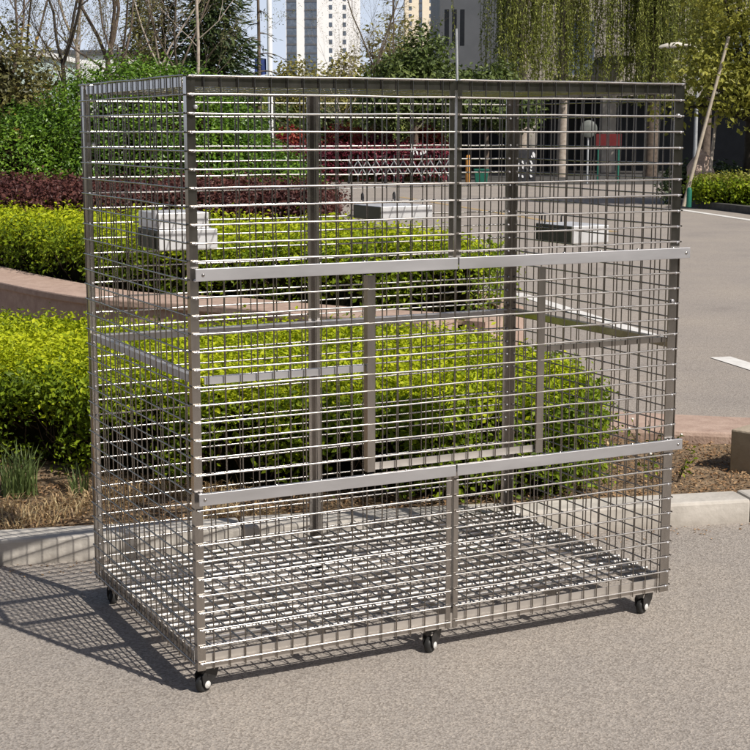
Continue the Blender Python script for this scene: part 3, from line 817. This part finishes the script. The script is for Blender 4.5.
# tan block with a small arched opening
tb = thing('concrete_block', 'tan concrete block with a small dark arched opening behind the kerb', 'block', (2.97, .985, .045), R(20))
a = MB(); a.box((.13, .12, .10), (.30, .34, .20)); a.build('body', M['tan_block'], tb, bevel=.008)
a = MB(); prof = [(-.05, 0), (.05, 0), (.05, .07), (.035, .09), (0, .1), (-.035, .09), (-.05, .07)]
a.add([(-.0225, y + .02, z + .012) for y, z in prof] + [(-.016, y + .02, z + .012) for y, z in prof], [tuple(range(7)), tuple(range(7, 14))] + [(i, (i + 1) % 7, (i + 1) % 7 + 7, i + 7) for i in range(7)])
a.build('opening', M['shade_glass'], tb)

# ------------------------------------------------------------------ trees
def grow(m, p, d, ln, r, depth, tips, spreadv=.5, upb=.15, n=3, shrink=.72, seg=4, droop=0.0):
    pts, rad = [p.copy()], [r]; q = p.copy(); dd = d.copy()
    for k in range(seg):
        dd = (dd + Vector((random.gauss(0, .10), random.gauss(0, .10), random.gauss(0, .06) + upb * .3 - droop)) ).normalized()
        q = q + dd * ln / seg; pts.append(q.copy()); rad.append(r * (1 - .38 * (k + 1) / seg))
    m.tube(pts, rad, 6 if r > .02 else 4, False)
    if depth == 0:
        tips.extend(pts[1:]); return
    for k in range(n):
        t = random.uniform(.45, 1.0) if k else 1.0
        i = min(seg, max(1, int(round(t * seg))))
        nd = (dd + Vector((random.gauss(0, spreadv), random.gauss(0, spreadv), random.gauss(upb, spreadv * .6)))).normalized()
        grow(m, pts[i], nd, ln * random.uniform(.6, .9) * shrink / .72, rad[i] * random.uniform(.5, .75), depth - 1, tips, spreadv, upb, n, shrink, seg, droop)
    if depth <= 2: tips.extend(pts[2:])

def bare_tree(lat, d, h, r, label, mat='bark', leaf='budleaf', depth=5, nleaf=3, L=.032, spreadv=.45, seed=1, lean=(0, 0), group='bare spring trees behind the shrubs', n=3, fork=.42):
    random.seed(seed)
    t = thing('bare_tree', label, 'tree', bg(lat, d, 0), 0, group)
    tr = MB(); hh = h * fork
    pts = [Vector((0, 0, -.05)), Vector((lean[0] * .3, lean[1] * .3, hh * .35)), Vector((lean[0] * .7 + .03, lean[1] * .7, hh * .7)), Vector((lean[0], lean[1], hh))]
    r *= .72; tr.tube(pts, [r * 1.25, r, r * .92, r * .85], 8); tr.build('trunk', M[mat], t)
    m = MB(); tips = []
    for k in range(3):
        az = 2.1 * k + random.random()
        grow(m, pts[-1], Vector((math.cos(az) * .45, math.sin(az) * .45, 1)).normalized(), h * .3, r * .62, depth - 1, tips, spreadv, .22, n)
    for k in range(3):
        z = random.uniform(.5, .95) * hh; az = random.random() * 6.28
        grow(m, Vector((lean[0] * z / hh, lean[1] * z / hh, z)), Vector((math.cos(az), math.sin(az), .7)).normalized(), h * .2, r * .35, depth - 2, tips, spreadv, .2, n)
    m.build('branches', M[mat], t)
    if nleaf:
        T = np.array([tuple(q) for q in tips]); T = np.repeat(T, nleaf, 0) + rng.normal(0, .035, (len(T) * nleaf, 3))
        leaves('crown', T, unit(rng.normal(size=T.shape)), M[leaf], t, L)
    return t
bare_tree(-4.95, 24, 6.0, .06, 'dark forked bare tree over the olive shrub', 'darkbark', seed=3)
bare_tree(-4.85, 27.5, 6.5, .085, 'bare tree with a thick fork beside the slim white trunk', 'bark', seed=5)
bare_tree(-6.0, 26, 6.0, .05, 'thin bare tree in front of the pale cyan building', 'bark', seed=8)
bare_tree(-5.9, 30, 7.5, .07, 'straight bare tree with a slim white trunk', 'palebark', seed=11, n=2)
bare_tree(-3.35, 28.5, 5.6, .05, 'pale brown bare tree in front of the dark cedar', 'palebark', seed=14, nleaf=2, spreadv=.4, fork=.8)
bare_tree(-4.4, 31, 6.5, .05, 'bare tree with fine pale branches next to the cedar', 'palebark', seed=17, nleaf=2, spreadv=.4)
bare_tree(-7.0, 25, 6.0, .06, 'bare tree at the outer edge of the olive shrub', 'bark', seed=19)
bare_tree(-5.4, 22.5, 5.5, .05, 'slender bare tree just behind the olive shrub', 'bark', seed=37)
bare_tree(-4.3, 25.5, 5.8, .05, 'slender bare tree behind the glossy green shrub', 'bark', seed=41)
bare_tree(-3.9, 30, 6.2, .05, 'reddish brown bare tree between the larch and the cedar', 'bark', seed=43, leaf='larch', nleaf=3)
bare_tree(-.0, 47, 8, .07, 'leafless tree in front of the white tower', 'bark', seed=23, leaf='farwillow', nleaf=1)
bare_tree(-1.0, 46, 4.2, .05, 'small leafless tree behind the red shrubs', 'palebark', seed=25, nleaf=2)
bare_tree(.7, 47, 4.4, .05, 'small pale trunked tree behind the red shrubs', 'palebark', seed=29, nleaf=2)

def conifer(lat, d, h, rb, label, mat, name='conifer_tree', nb=60, seed=1, dens=30, L=.13, z0=.6, droop=.35, r=.09, bark='bark', top=.08, sp=.07):
    random.seed(seed)
    t = thing(name, label, 'tree', bg(lat, d, 0))
    m = MB(); m.tube([(0, 0, -.05), (.02, 0, h * .5), (0, 0, h)], [r, r * .65, .012], 8); m.build('trunk', M[bark], t)
    b = MB(); P, N, A = [], [], []
    for k in range(nb):
        f = (k + random.random()) / nb; z = z0 + (h - z0) * f ** .9; az = k * 2.4 + random.uniform(-.4, .4)
        ln = (rb * (1 - f) + top) * random.uniform(.7, 1.15)
        d1 = Vector((math.cos(az), math.sin(az), .25 - droop * .2)); e0 = Vector((0, 0, z)); pts = [e0]
        for s in range(1, 5):
            u = s / 4; pts.append(e0 + Vector((math.cos(az) * ln * u, math.sin(az) * ln * u, ln * (.22 * u - droop * u * u))))
        b.tube(pts, [.016, .012, .009, .006, .003], 4, False)
        for j in range(int(dens * ln / rb) + 4):
            u = random.uniform(.12, 1) ; i = min(3, int(u * 4)); q = pts[i].lerp(pts[i + 1], u * 4 - i)
            P.append((q.x + random.gauss(0, sp), q.y + random.gauss(0, sp), q.z - abs(random.gauss(0, sp * .9)))); N.append((0, 0, 1)); A.append((math.cos(az) * .7, math.sin(az) * .7, -.35))
    b.build('branches', M[bark], t)
    leaves('crown', np.array(P), np.array(N, float), M[mat], t, L, W=.28, axis=unit(np.array(A)))
    return t
conifer(-3.6, 33.5, 6.4, 1.35, 'dense dark cedar with drooping tiers among the bare trees', 'cedar', nb=190, seed=4, dens=130, L=.2, z0=.4, droop=.45, sp=.11)
conifer(-4.75, 34, 6.2, .85, 'narrow yellow olive conifer next to the dark cedar', 'larch', nb=150, seed=6, dens=90, L=.14, droop=.1)
conifer(-5.6, 36, 5.4, .8, 'short yellow olive conifer farther from the dark cedar', 'larch', nb=130, seed=9, dens=90, L=.14, droop=.1)
conifer(-2.62, 34, 7.0, .95, 'slender half bare conifer beside the white flagpole', 'cedar', nb=34, seed=12, dens=14, L=.12, z0=1.2, droop=.55, r=.06, sp=.04)
conifer(.62, 52, 8.6, 1.3, 'thin sparse conifer in front of the white tower', 'larch', nb=40, seed=15, dens=16, L=.14, z0=1.6, droop=-.05, r=.05)

def leafy_tree(name, lat, d, parts, n, mat, L, label, r=.1, th=2.0, bark='bark', group=None, **kw):
    t = thing(name, label, 'tree', (0, 0, 0), 0, group)
    base = bg(lat, d, 0)
    m = MB(); m.tube([base + Vector((0, 0, -.05)), base + Vector((.03, 0, th * .5)), base + Vector((0, .02, th)), ], [r * 1.2, r, r * .8], 8); m.build('trunk', M[bark], t)
    b = MB()
    for c, rr in parts:
        for k in range(3):
            e = Vector(c) + Vector((random.uniform(-.6, .6) * rr[0], random.uniform(-.6, .6) * rr[1], random.uniform(-.3, .7) * rr[2]))
            p0 = base + Vector((0, 0, th * random.uniform(.75, 1))); b.tube([p0, p0.lerp(e, .5) + Vector((0, 0, .15)), e], [r * .5, r * .32, .012], 5, False)
    b.build('limbs', M[bark], t)
    # leaf clumps through the volume
    P, N = [], []
    vol = sum(rr[0] * rr[1] * rr[2] for _, rr in parts)
    for c, rr in parts:
        m_ = int(n * rr[0] * rr[1] * rr[2] / vol)
        dd = unit(rng.normal(size=(m_, 3))); rad = rng.uniform(.25, 1, m_) ** .5
        p = np.array(c) + dd * np.array(rr) * (rad * (1 + .35 * nz(dd * 2, 1.3, 4)))[:, None]
        ok = nz(p, 1.9, 13) > kw.get('gap', -.12)
        P.append(p[ok]); N.append(dd[ok])
    P, N = np.concatenate(P), np.concatenate(N); per = kw.get('per', 9)
    e = rng.normal(size=(len(P), per, 3)) * kw.get('spread', .13)
    leaves('crown', (P[:, None] + e).reshape(-1, 3), unit(np.repeat(N, per, 0) + .6 * unit(e.reshape(-1, 3))), M[mat], t, L)
    return t
random.seed(31)
leafy_tree('evergreen_tree', 1.2, 45, [(bg(.9, 45, 2.8), (1.05, 1.0, 1.0)), (bg(1.45, 45, 3.5), (.75, 1.0, 1.0)), (bg(2.4, 45.5, 2.5), (1.0, 1.0, .8)), (bg(.3, 45, 2.3), (.9, .9, .6))], 2300, 'bushy', .15, 'broad dark green tree beside the grey building', .09, 2.0)
leafy_tree('evergreen_tree', 3.4, 46, [(bg(3.3, 46, 2.4), (1.0, .9, .75)), (bg(4.2, 46, 2.2), (.9, .9, .7)), (bg(3.8, 46, 3.0), (.5, .5, .5))], 1200, 'bushy', .15, 'looser green tree in front of the grey building slits', .08, 1.8)
for i, (px, d, z, rx, rz, lab) in enumerate([(298, 72, 3.2, 1.5, 1.6, 'yellow spring tree at the foot of the white tower nearest the flagpole'), (345, 75, 3.4, 1.2, 1.9, 'yellow green spring tree at the corner of the white tower'),
                                       (392, 70, 4.2, 1.3, 2.6, 'tall yellow spring tree between the two towers'), (318, 80, 3.0, 1.5, 1.4, 'low yellow spring tree in the gap under the white tower')]):
    lat = (px - 375) / 1483 * d
    leafy_tree('spring_tree', lat, d, [(bg(lat, d, z), (rx, rx, rz)), (bg(lat + .9, d, z - .7), (rx * .8, rx, rz * .7))], 700, 'farwillow', .2, lab, .1, 2.0, group='yellow spring trees under the towers', gap=-.15, spread=.2)

def willow(lat, d, zt, half, n, zl, label, mat='willow', r=.16, bark='palebark', seed=1, tl=None):
    random.seed(seed)
    t = thing('willow_tree', label, 'tree', (0, 0, 0), 0, 'weeping willows in front of the building')
    base = bg(tl if tl is not None else lat, d, 0)
    m = MB(); m.tube([base + Vector((0, 0, -.05)), base + Vector((.05, 0, zt * .35)), base + Vector((-.05, 0, zt * .7))], [r * 1.2, r, r * .75], 10); m.build('trunk', M[bark], t)
    b = MB(); P, A = [], []; tw = MB()
    for k in range(14):
        az = random.random() * 6.28; e = bg(lat, d, zt) + Vector((math.cos(az) * half * .8, math.sin(az) * half * .8, random.uniform(-.3, .5)))
        p0 = base + Vector((-.05, 0, zt * .7)); b.tube([p0, p0.lerp(e, .5) + Vector((0, 0, .5)), e], [.07, .045, .015], 5, False)
    b.build('limbs', M[bark], t)
    for k in range(n):
        q = bg(lat + half * random.gauss(0, .6), d + half * .8 * random.uniform(-1, 1), zt + random.uniform(-.8, .6))
        ze = zl + abs(random.gauss(0, 1)) * .8
        if random.random() < .25: ze += random.uniform(.5, 2)
        dx, dy = random.gauss(0, .12), random.gauss(0, .12)
        e = Vector((q.x + dx, q.y + dy, ze)); mid = q.lerp(e, .5) + Vector((random.gauss(0, .05), random.gauss(0, .05), 0))
        tw.tube([q, mid, e], [.009, .007, .004], 3, False)
        for j in range(int((q.z - ze) * 26)):
            u = random.random(); s = (q.lerp(mid, u * 2) if u < .5 else mid.lerp(e, u * 2 - 1))
            P.append((s.x + random.gauss(0, .022), s.y + random.gauss(0, .022), s.z)); A.append((random.gauss(0, .35), random.gauss(0, .35), -1))
    tw.build('hanging_twigs', M['budtwig'], t)
    leaves('crown', np.array(P), unit(rng.normal(size=(len(P), 3))), M[mat], t, .10, W=.34, axis=unit(np.array(A)))
    return t
willow(4.5, 48, 6.6, .95, 170, 2.4, 'weeping willow with a pale trunk by the grey building corner', seed=2, tl=4.7)
willow(6.3, 49, 6.8, 1.1, 170, 2.6, 'thin weeping willow against the beige building wall', seed=3, tl=6.1)
willow(8.9, 49, 6.8, 1.3, 320, 2.3, 'thick weeping willow over the street lamp', seed=4, tl=9.0, r=.2, bark='bark')
willow(11.2, 51, 6.8, 1.2, 200, 2.5, 'weeping willow half hidden by the braced roadside tree', seed=5, bark='bark')

# ------------------------------------------------------------------ roadside bed at the far side of the road
RBED = [(18.15, 20.9), (17.3, 17.75), (15.6, 12.5), (25, 9), (28, 20), (21, 24.5)]
sheet('roadside_bed_soil', RBED, .10, M['lawn'], label='grassy soil of the far roadside bed')
kp = [Vector((x, y, 0)) for x, y in [(15.3, 11.6), (15.6, 12.5), (17.3, 17.75), (18.15, 20.9), (21, 24.5)]]
tag(strip_solid(offs(kp, -.02), offs(kp, .16), -.05, [.13] * len(kp)).build('roadside_kerb', M['dark_kerb_and_shade']), 'dark stone kerb edging the far roadside bed', 'kerb')
h4 = thing('hedge', 'low green roadside hedge beyond the road under the braced tree', 'hedge')
hedge(h4, [bgx(6.3, 29.0), bgx(7.2, 28.4), bgx(9.0, 27.6), bgx(9.4, 28.6), bgx(7.4, 29.5), bgx(6.4, 29.8)], .1, .52, 900, 1300, 9, M['spring'], M['hedge_low'], .065, .09, .08, twigs=60, side_gap=-.2)
t = leafy_tree('roadside_tree', 7.75, 31, [(bg(7.6, 30.5, 3.0), (1.5, 1.2, 1.1)), (bg(6.6, 30, 2.4), (.95, .9, .75)), (bg(8.0, 30, 2.2), (1.1, .9, .6)), (bg(7.2, 30, 4.4), (1.4, 1.2, 1.0)), (bg(9.0, 30.5, 3.6), (1.4, 1.2, 1.6)), (bg(5.9, 30.2, 1.95), (.5, .5, .35))],
               2400, 'spring', .12, 'leafy yellow green roadside tree with a dark trunk, held by wooden braces', .14, 2.2, 'darkbark', gap=-.05)
def pole(name, a, b, r0, r1, mat, label, cat, group=None):
    m = MB(); m.tube([a, Vector(a).lerp(Vector(b), .5), b], [r0, (r0 + r1) / 2, r1], 8); o = m.build(name, M[mat]); return tag(o, label, cat, group)
pole('brace_pole', bg(5.98, 28.9, .05), bg(6.85, 29.4, 3.3), .038, .03, 'bamboo', 'long slanting wooden brace pole leaning from the kerb into the roadside tree', 'brace pole', 'wooden braces of the roadside tree')
pole('brace_pole', bg(6.65, 29.9, .05), bg(6.95, 30.6, 2.0), .035, .03, 'palebark', 'short steep wooden brace pole behind the roadside hedge', 'brace pole', 'wooden braces of the roadside tree')
m = MB(); m.lathe(bg(6.02, 28.6, .05), (0, 0, 1), [(0, .05), (.32, .05), (.36, .04), (.38, .015)], 12)
tag(m.build('bollard', M['greenbin']), 'small dark green bollard at the kerb by the slanting brace pole', 'bollard')
bm = bmesh.new(); bmesh.ops.create_icosphere(bm, subdivisions=4, radius=1)
rc = MB(); c = bg(6.66, 30.6, .55)
rc.add([(c.x + v.co.x * .28 * (1 + .35 * mnoise.noise(v.co * 1.7)), c.y + v.co.y * .25 * (1 + .35 * mnoise.noise(v.co * 1.7)), c.z + v.co.z * .52 * (1 + .3 * mnoise.noise(v.co * 2.1))) for v in bm.verts], [[v.index for v in f.verts] for f in bm.faces]); bm.free()
tag(rc.build('boulder', M['rock']), 'upright pinkish boulder standing behind the roadside hedge', 'boulder')
shrub('dark_shrub', 'dark low shrub around the pinkish boulder', [(bg(6.5, 31.0, .35), (.55, .4, .45)), (bg(7.3, 31.2, .4), (.6, .4, .45))], 500, M['cedar'], .09)

# ------------------------------------------------------------------ gate, red shrubs and street items
for i, (px, d, rx, rz, lab) in enumerate([(288, 47, .55, .95, 'red leaved shrub next to the glossy green shrub'), (345, 46, .75, 1.05, 'widest red leaved shrub behind the folding gate'), (378, 46.4, .6, .85, 'lower red leaved shrub in the middle of the row'),
                                    (425, 46, .8, 1.0, 'orange tipped red shrub at the end of the row by the dark doorway')]):
    lat = (px - 375) / 1483 * d
    shrub('red_shrub', lab, [(bg(lat, d, .75), (rx, .6, rz * .85)), (bg(lat - .5, d - .1, .5), (rx * .7, .5, rz * .6))], 420, M['photinia'] if i != 2 else M['maroon'], .11, group='red shrubs behind the folding gate', lump=.15)
hm = thing('hedge', 'maroon clipped hedge running behind the folding gate', 'hedge')
hedge(hm, [bgx(-2.9, 44.2), bgx(2.1, 44.2), bgx(2.1, 45.0), bgx(-2.9, 45.0)], .02, .95, 500, 900, 7, M['maroon'], M['maroon'], .10, .10, .08, twigs=20, side_gap=-.4)
shrub('green_shrub', 'dark green shrub mass behind the red shrubs', [(bg(-1.6, 49, 1.0), (1.0, .8, 1.2)), (bg(.2, 49, 1.1), (1.2, .8, 1.2)), (bg(1.7, 49, 1.0), (.8, .8, 1.3)), (bg(-3.2, 49, 1.0), (1.1, .8, 1.3))], 1300, M['bushy'], .14, lump=.15)

gate = thing('folding_gate', 'dark folding lattice gate drawn across the yard entrance', 'gate', bg(-.75, 43, 0), R(-YAW))
GL = 2.85; ng = 11
for i in range(ng + 1):
    x = GL * i / ng; m = MB(); m.tube([(x, -.16, .05), (x, -.16, .72), (x, -.10, .80), (x, .10, .80), (x, .16, .72), (x, .16, .05)], .022, 6); m.build('gate_frame', M['dark_metal'], gate)
for i in range(ng):
    x0, x1 = GL * i / ng, GL * (i + 1) / ng
    m = MB(); m.tube([(x0, -.185, .22), (x1, -.185, .66)], .016, 5); m.tube([(x0, -.21, .66), (x1, -.21, .22)], .016, 5); m.build('lattice_bar', M['grey_metal'], gate)
for i in range(0, ng + 1, 2):
    m = MB(); m.lathe((GL * i / ng, -.17, .045), (0, 1, 0), [(0, .045), (.03, .045)], 14); m.build('wheel', M['black'], gate)
def blob_mesh(name, spots, mat, parent):
    m = MB()
    for (x, z, r) in spots:
        k = 9; a0 = random.random() * 6.28; el = random.uniform(1.1, 1.9)
        pr = []
        for i in range(k):
            a = 2 * math.pi * i / k; q = r * random.uniform(.45, 1.15)
            u, v = q * math.cos(a) * .75, q * math.sin(a) * el
            pr.append((x + u * math.cos(a0 * .12) - v * math.sin(a0 * .12), z + u * math.sin(a0 * .12) + v * math.cos(a0 * .12)))
        m.add([(u, -.045, v) for u, v in pr] + [(u, -.012, v) for u, v in pr], [tuple(range(k)), tuple(range(k, 2 * k))] + [(i, (i + 1) % k, (i + 1) % k + k, i + k) for i in range(k)])
    return m.build(name, mat, parent)
wf = thing('white_ornament', 'white cut out ornament standing on top of the dark folding gate', 'ornament', bg(1.15, 42.9, .80), R(-YAW))
m = MB(); m.box((0, 0, .01), (.62, .10, .02)); m.build('base', M['dark_metal'], wf)
blob_mesh('figure', [(-.1, .25, .07), (-.07, .14, .06), (0, .18, .055), (-.05, .06, .05), (.06, .08, .05), (.22, .10, .06), (.16, .05, .04), (.3, .12, .05)], M['white_metal'], wf)
wp = thing('white_panel_gate', 'dark stand with white cut out shapes beside the dark building entrance', 'stand', bg(4.15, 43.5, 0), R(-YAW))
m = MB(); m.box((.22, .02, .5), (.6, .06, .96)); m.build('board', M['dark_metal'], wp)
blob_mesh('white_shapes', [(0, .55, .06), (.0, .42, .05), (.02, .22, .04), (.13, .6, .05), (.14, .48, .06), (.13, .2, .05), (.25, .55, .04), (.26, .4, .045), (.38, .6, .05), (.38, .48, .055), (.38, .36, .04), (.38, .2, .045), (.45, .82, .06), (.4, .76, .05)], M['white_metal'], wp)
op = thing('orange_post', 'orange painted post next to the green bin at the dark entrance', 'post', bg(2.68, 43, 0), R(-YAW))
m = MB(); m.lathe((0, 0, 0), (0, 0, 1), [(0, .085), (.74, .08), (.8, .06), (.82, .02)], 12); m.build('post_shaft', M['orange'], op)
m = MB(); m.lathe((0, 0, 0), (0, 0, 1), [(0, .12), (.03, .12), (.04, .09)], 12); m.build('base', M['dark_metal'], op)
gb = thing('green_bin', 'small green bin in front of the dark building entrance', 'bin', bg(3.08, 43.4, 0), R(-YAW))
m = MB(); m.add([(-.16, -.14, 0), (.16, -.14, 0), (.16, .14, 0), (-.16, .14, 0), (-.2, -.17, .36), (.2, -.17, .36), (.2, .17, .36), (-.2, .17, .36)], [(3, 2, 1, 0), (4, 5, 6, 7), (0, 1, 5, 4), (1, 2, 6, 5), (2, 3, 7, 6), (3, 0, 4, 7)]); m.build('bin_body', M['greenbin'], gb)
m = MB(); m.box((0, 0, .385), (.44, .38, .045)); m.build('lid', M['greenbin'], gb, bevel=.01)
sg = thing('round_mirror', 'grey round traffic mirror on a slim post in front of the dark entrance', 'traffic mirror', bg(6.1, 43, 0), R(-YAW))
m = MB(); m.tube([(0, 0, -.02), (0, 0, 1.6)], .03, 8); m.build('post', M['grey_metal'], sg)
m = MB(); m.lathe((0, -.04, 1.55), (0, -1, 0), [(0, .24), (.03, .25), (.05, .23), (.06, .05)], 24); m.build('disc', M['dull_grey'], sg)
rp = thing('red_notice_board', 'red board on two green posts under the willow', 'board', bg(6.85, 44, 0), R(-YAW))
m = MB(); m.box((0, 0, 1.2), (.75, .04, .42)); m.build('board', M['redpanel'], rp)
for s in (-.3, .3):
    m = MB(); m.tube([(s, .03, 0), (s, .03, 1.4)], .03, 8); m.build('post', M['greenbin'], rp)
# slim pole rising behind the cage
pole('slim_pole', bg(2.33, 41.5, 0), bg(2.22, 41.5, 4.25), .045, .035, 'grey_metal', 'slim grey leaning pole rising behind the middle of the cage top', 'pole')

# flagpole with its flag
pole('flagpole', bg(-3.1, 44.8, 0), bg(-3.12, 44.8, 9.5), .085, .075, 'white_metal', 'tall white flagpole in front of the sky', 'flagpole')
m = MB(); nn = 8
for j in range(2):
    pass
vs = []
for i in range(nn + 1):
    for j in range(5):
        u, v = i / nn, j / 4
        q = bg(-3.22 - u * .34, 44.8 + .05 * math.sin(u * 9 + v * 2), 3.6 - v * .45 - u * .05 + u * (1 - v) * .12)
        vs.append(tuple(q))
m.add(vs, [(i * 5 + j, i * 5 + j + 1, (i + 1) * 5 + j + 1, (i + 1) * 5 + j) for i in range(nn) for j in range(4)], True)
tag(m.build('flag', M['blue_cloth']), 'small dark blue flag hanging limp on the white flagpole', 'flag')

# street lamp
sl = thing('street_lamp', 'street lamp with a curved beige arm among the willows', 'street lamp', bg(9.6, 45, 0), R(-YAW))
m = MB(); m.tube([(0, 0, -.05), (0, 0, 2), (0, 0, 3.75)], [.07, .055, .045], 10); m.build('post', M['grey_metal'], sl)
m = MB(); m.tube([(0, 0, 3.74), (-.05, 0, 3.9), (-.25, 0, 4.0), (-.5, 0, 4.01)], [.04, .04, .04, .04], 8); m.build('arm', M['lamp_metal'], sl)
m = MB(); m.tube([(-.45, 0, 4.01), (-.6, 0, 4.015), (-.9, 0, 3.99), (-1.12, 0, 3.955), (-1.18, 0, 3.94)], [.05, .09, .085, .06, .02], 10); m.build('lamp_head', M['lamp_metal'], sl)

# ------------------------------------------------------------------ buildings
sheet('entrance_shade_sheet', [bgx(2.2, 42.3), bgx(30, 42.3), bgx(30, 56.5), bgx(2.2, 56.5)], .005, M['dark_kerb_and_shade'], label='dark strip painting shade on the ground in front of the building entrance')  # dark sheet stands for shade lying on the ground by the building
ob = thing('office_building', 'grey and beige building with slit windows behind the willows', 'building', bg(0, 54, 0), R(-YAW))
def span(name, a, b, mat, parent, bevel=0):
    m = MB(); m.span(a, b); return m.build(name, M[mat], parent, bevel)
span('grey_wall', (2.3, 0, 2.4), (5.35, 9, 14), 'grey_clad', ob)
for x in (2.48, 2.75, 3.03): span('slit_window', (x, -.012, 4.5), (x + .15, .05, 5.75), 'shade_glass', ob)
span('beige_wall', (5.353, .6, 2.75), (24, 9, 14), 'beige_clad', ob)
for i in range(6):
    for j in range(3):
        x = 6.6 + i * 2.9; z = 3.5 + j * 3.3
        f = empty('window', (0, 0, 0), parent=ob)
        span('pane', (x, .585, z), (x + 1.3, .64, z + 1.9), 'glass_dark', f)
        span('sill', (x - .08, .5, z - .1), (x + 1.38, .64, z - .004), 'beige_clad', f)
for x in (5.36, 8.2): span('column', (x, .3, 0), (x + .5, .8, 2.748), 'beige_clad', ob)
span('canopy', (8.0, -.9, 3.85), (9.1, .58, 4.1), 'dark_metal', ob)
span('entrance_recess', (2.6, 2.4, 0), (24, 2.6, 2.74), 'shade_glass', ob)
span('soffit', (2.3, .62, 2.3), (5.34, 2.6, 2.395), 'grey_clad', ob)
span('side_wall', (2.3, .2, 0), (2.6, 9, 2.29), 'grey_clad', ob)
for x in (3.3, 4.3, 5.4, 6.5, 7.5, 8.6, 9.7): span('glazing_bar', (x, 2.3, 0), (x + .08, 2.395, 2.7), 'dark_metal', ob)

def tower(lat0, lat1, d, h, wall, bands, dots, label, depth=14):
    t = thing('tower_block', label, 'building', bg(0, d, 0), R(-YAW), 'distant tower blocks')
    span('wall', (lat0, 0, 0), (lat1, depth, h), wall, t)
    nf = int(h / 3)
    for a, b in bands:
        m = MB(); m.span((a, -.15, 1), (b, .3, h - 1)); g_ = m.build('glass_band', M['glass_dark'], t)
        m = MB()
        for k in range(nf): m.span((a + .05, -.28, 1.6 + 3 * k), (b - .05, -.152, 2.25 + 3 * k))
        m.build('floor_slabs', M['grey_clad'], g_)
    for a in dots:
        for k in range(min(nf - 6, 20)):
            w_ = MB(); w_.span((a, -.06, 14 + 3 * k), (a + 1.2, .3, 15.6 + 3 * k)); w_.build('window', M['glass_dark'], t)
    return t
s_ = 540 / 1483
tower((288 - 375) * s_, (360 - 375) * s_, 540, 100, 'white_wall', [((289 - 375) * s_, (298.5 - 375) * s_), ((306.5 - 375) * s_, (318.5 - 375) * s_)], [(330 - 375) * s_, (343.5 - 375) * s_], 'white tower block with two dark glass bands and small stacked windows', 22)
s2 = 620 / 1483
tower((404 - 375) * s2, (447 - 375) * s2, 620, 120, 'cream_wall', [((418 - 375) * s2, (421 - 375) * s2)], [(408 - 375) * s2, (428 - 375) * s2], 'cream tower block beside the grey building', 22)
cb = thing('cyan_building', 'pale cyan panelled building behind the bare trees', 'building', bg(0, 75, 0), R(-YAW))
span('wall', (-24, 0, 0), (-16.3, 9, 5.1), 'cyan_panel', cb)
span('roof', (-24.2, -.2, 5.104), (-16.1, 9.2, 5.35), 'white_wall', cb)
for i in range(4): span('window', (-23.4 + i * 1.8, -.03, 1.2), (-22.3 + i * 1.8, .1, 3.2), 'glass_dark', cb)
gw = thing('pale_building', 'low white building seen between the trunks beside the cyan one', 'building', bg(0, 95, 0), R(-YAW))
span('wall', (-21.5, 0, 0), (-14, 8, 6.2), 'white_wall', gw)
for i in range(4): span('window', (-21 + i * 1.8, -.03, 2.2), (-20 + i * 1.8, .1, 4.2), 'glass_dark', gw)
span('roof', (-21.7, -.2, 6.204), (-13.8, 8.2, 6.5), 'grey_clad', gw)

# far-off wood along the skyline
k = 16000
lat = rng.uniform(-60, 60, k); d = rng.uniform(118, 132, k)
hgt = 4.6 + nz(np.column_stack([lat, d, lat * 0]), .12) * 2.2 + nz(np.column_stack([lat, d, lat * 0]), .5) * 1.2
z = rng.uniform(0, 1, k) ** .7 * hgt
P = np.array([CAM.x, CAM.y, 0]) + np.outer(d, np.array(FW)) + np.outer(lat, np.array(RT)) + np.outer(z, [0, 0, 1.])
# unseen tree belt added behind the viewer to darken reflections in the steel
k2 = 26000; th_ = rng.uniform(-1.25, 1.72, k2); rr_ = rng.uniform(12.5, 16, k2); zz_ = rng.uniform(0, 1, k2) * (5.4 + 1.2 * np.sin(th_ * 9))
fwd = np.array(FW); rt_ = np.array(RT)
P = np.concatenate([P, np.array([CAM.x, CAM.y, 0]) - np.outer(np.cos(th_) * rr_, fwd) + np.outer(np.sin(th_) * rr_, rt_) + np.outer(zz_, [0, 0, 1.])])
k = len(P)
o = leaves('far_wood_with_added_belt', P, np.tile(-np.array(FW), (k, 1)), M['willow'], None, .9, W=.8)
tag(o, 'far off trees along the skyline plus an unseen belt added for dark reflections', 'trees', kind='stuff')
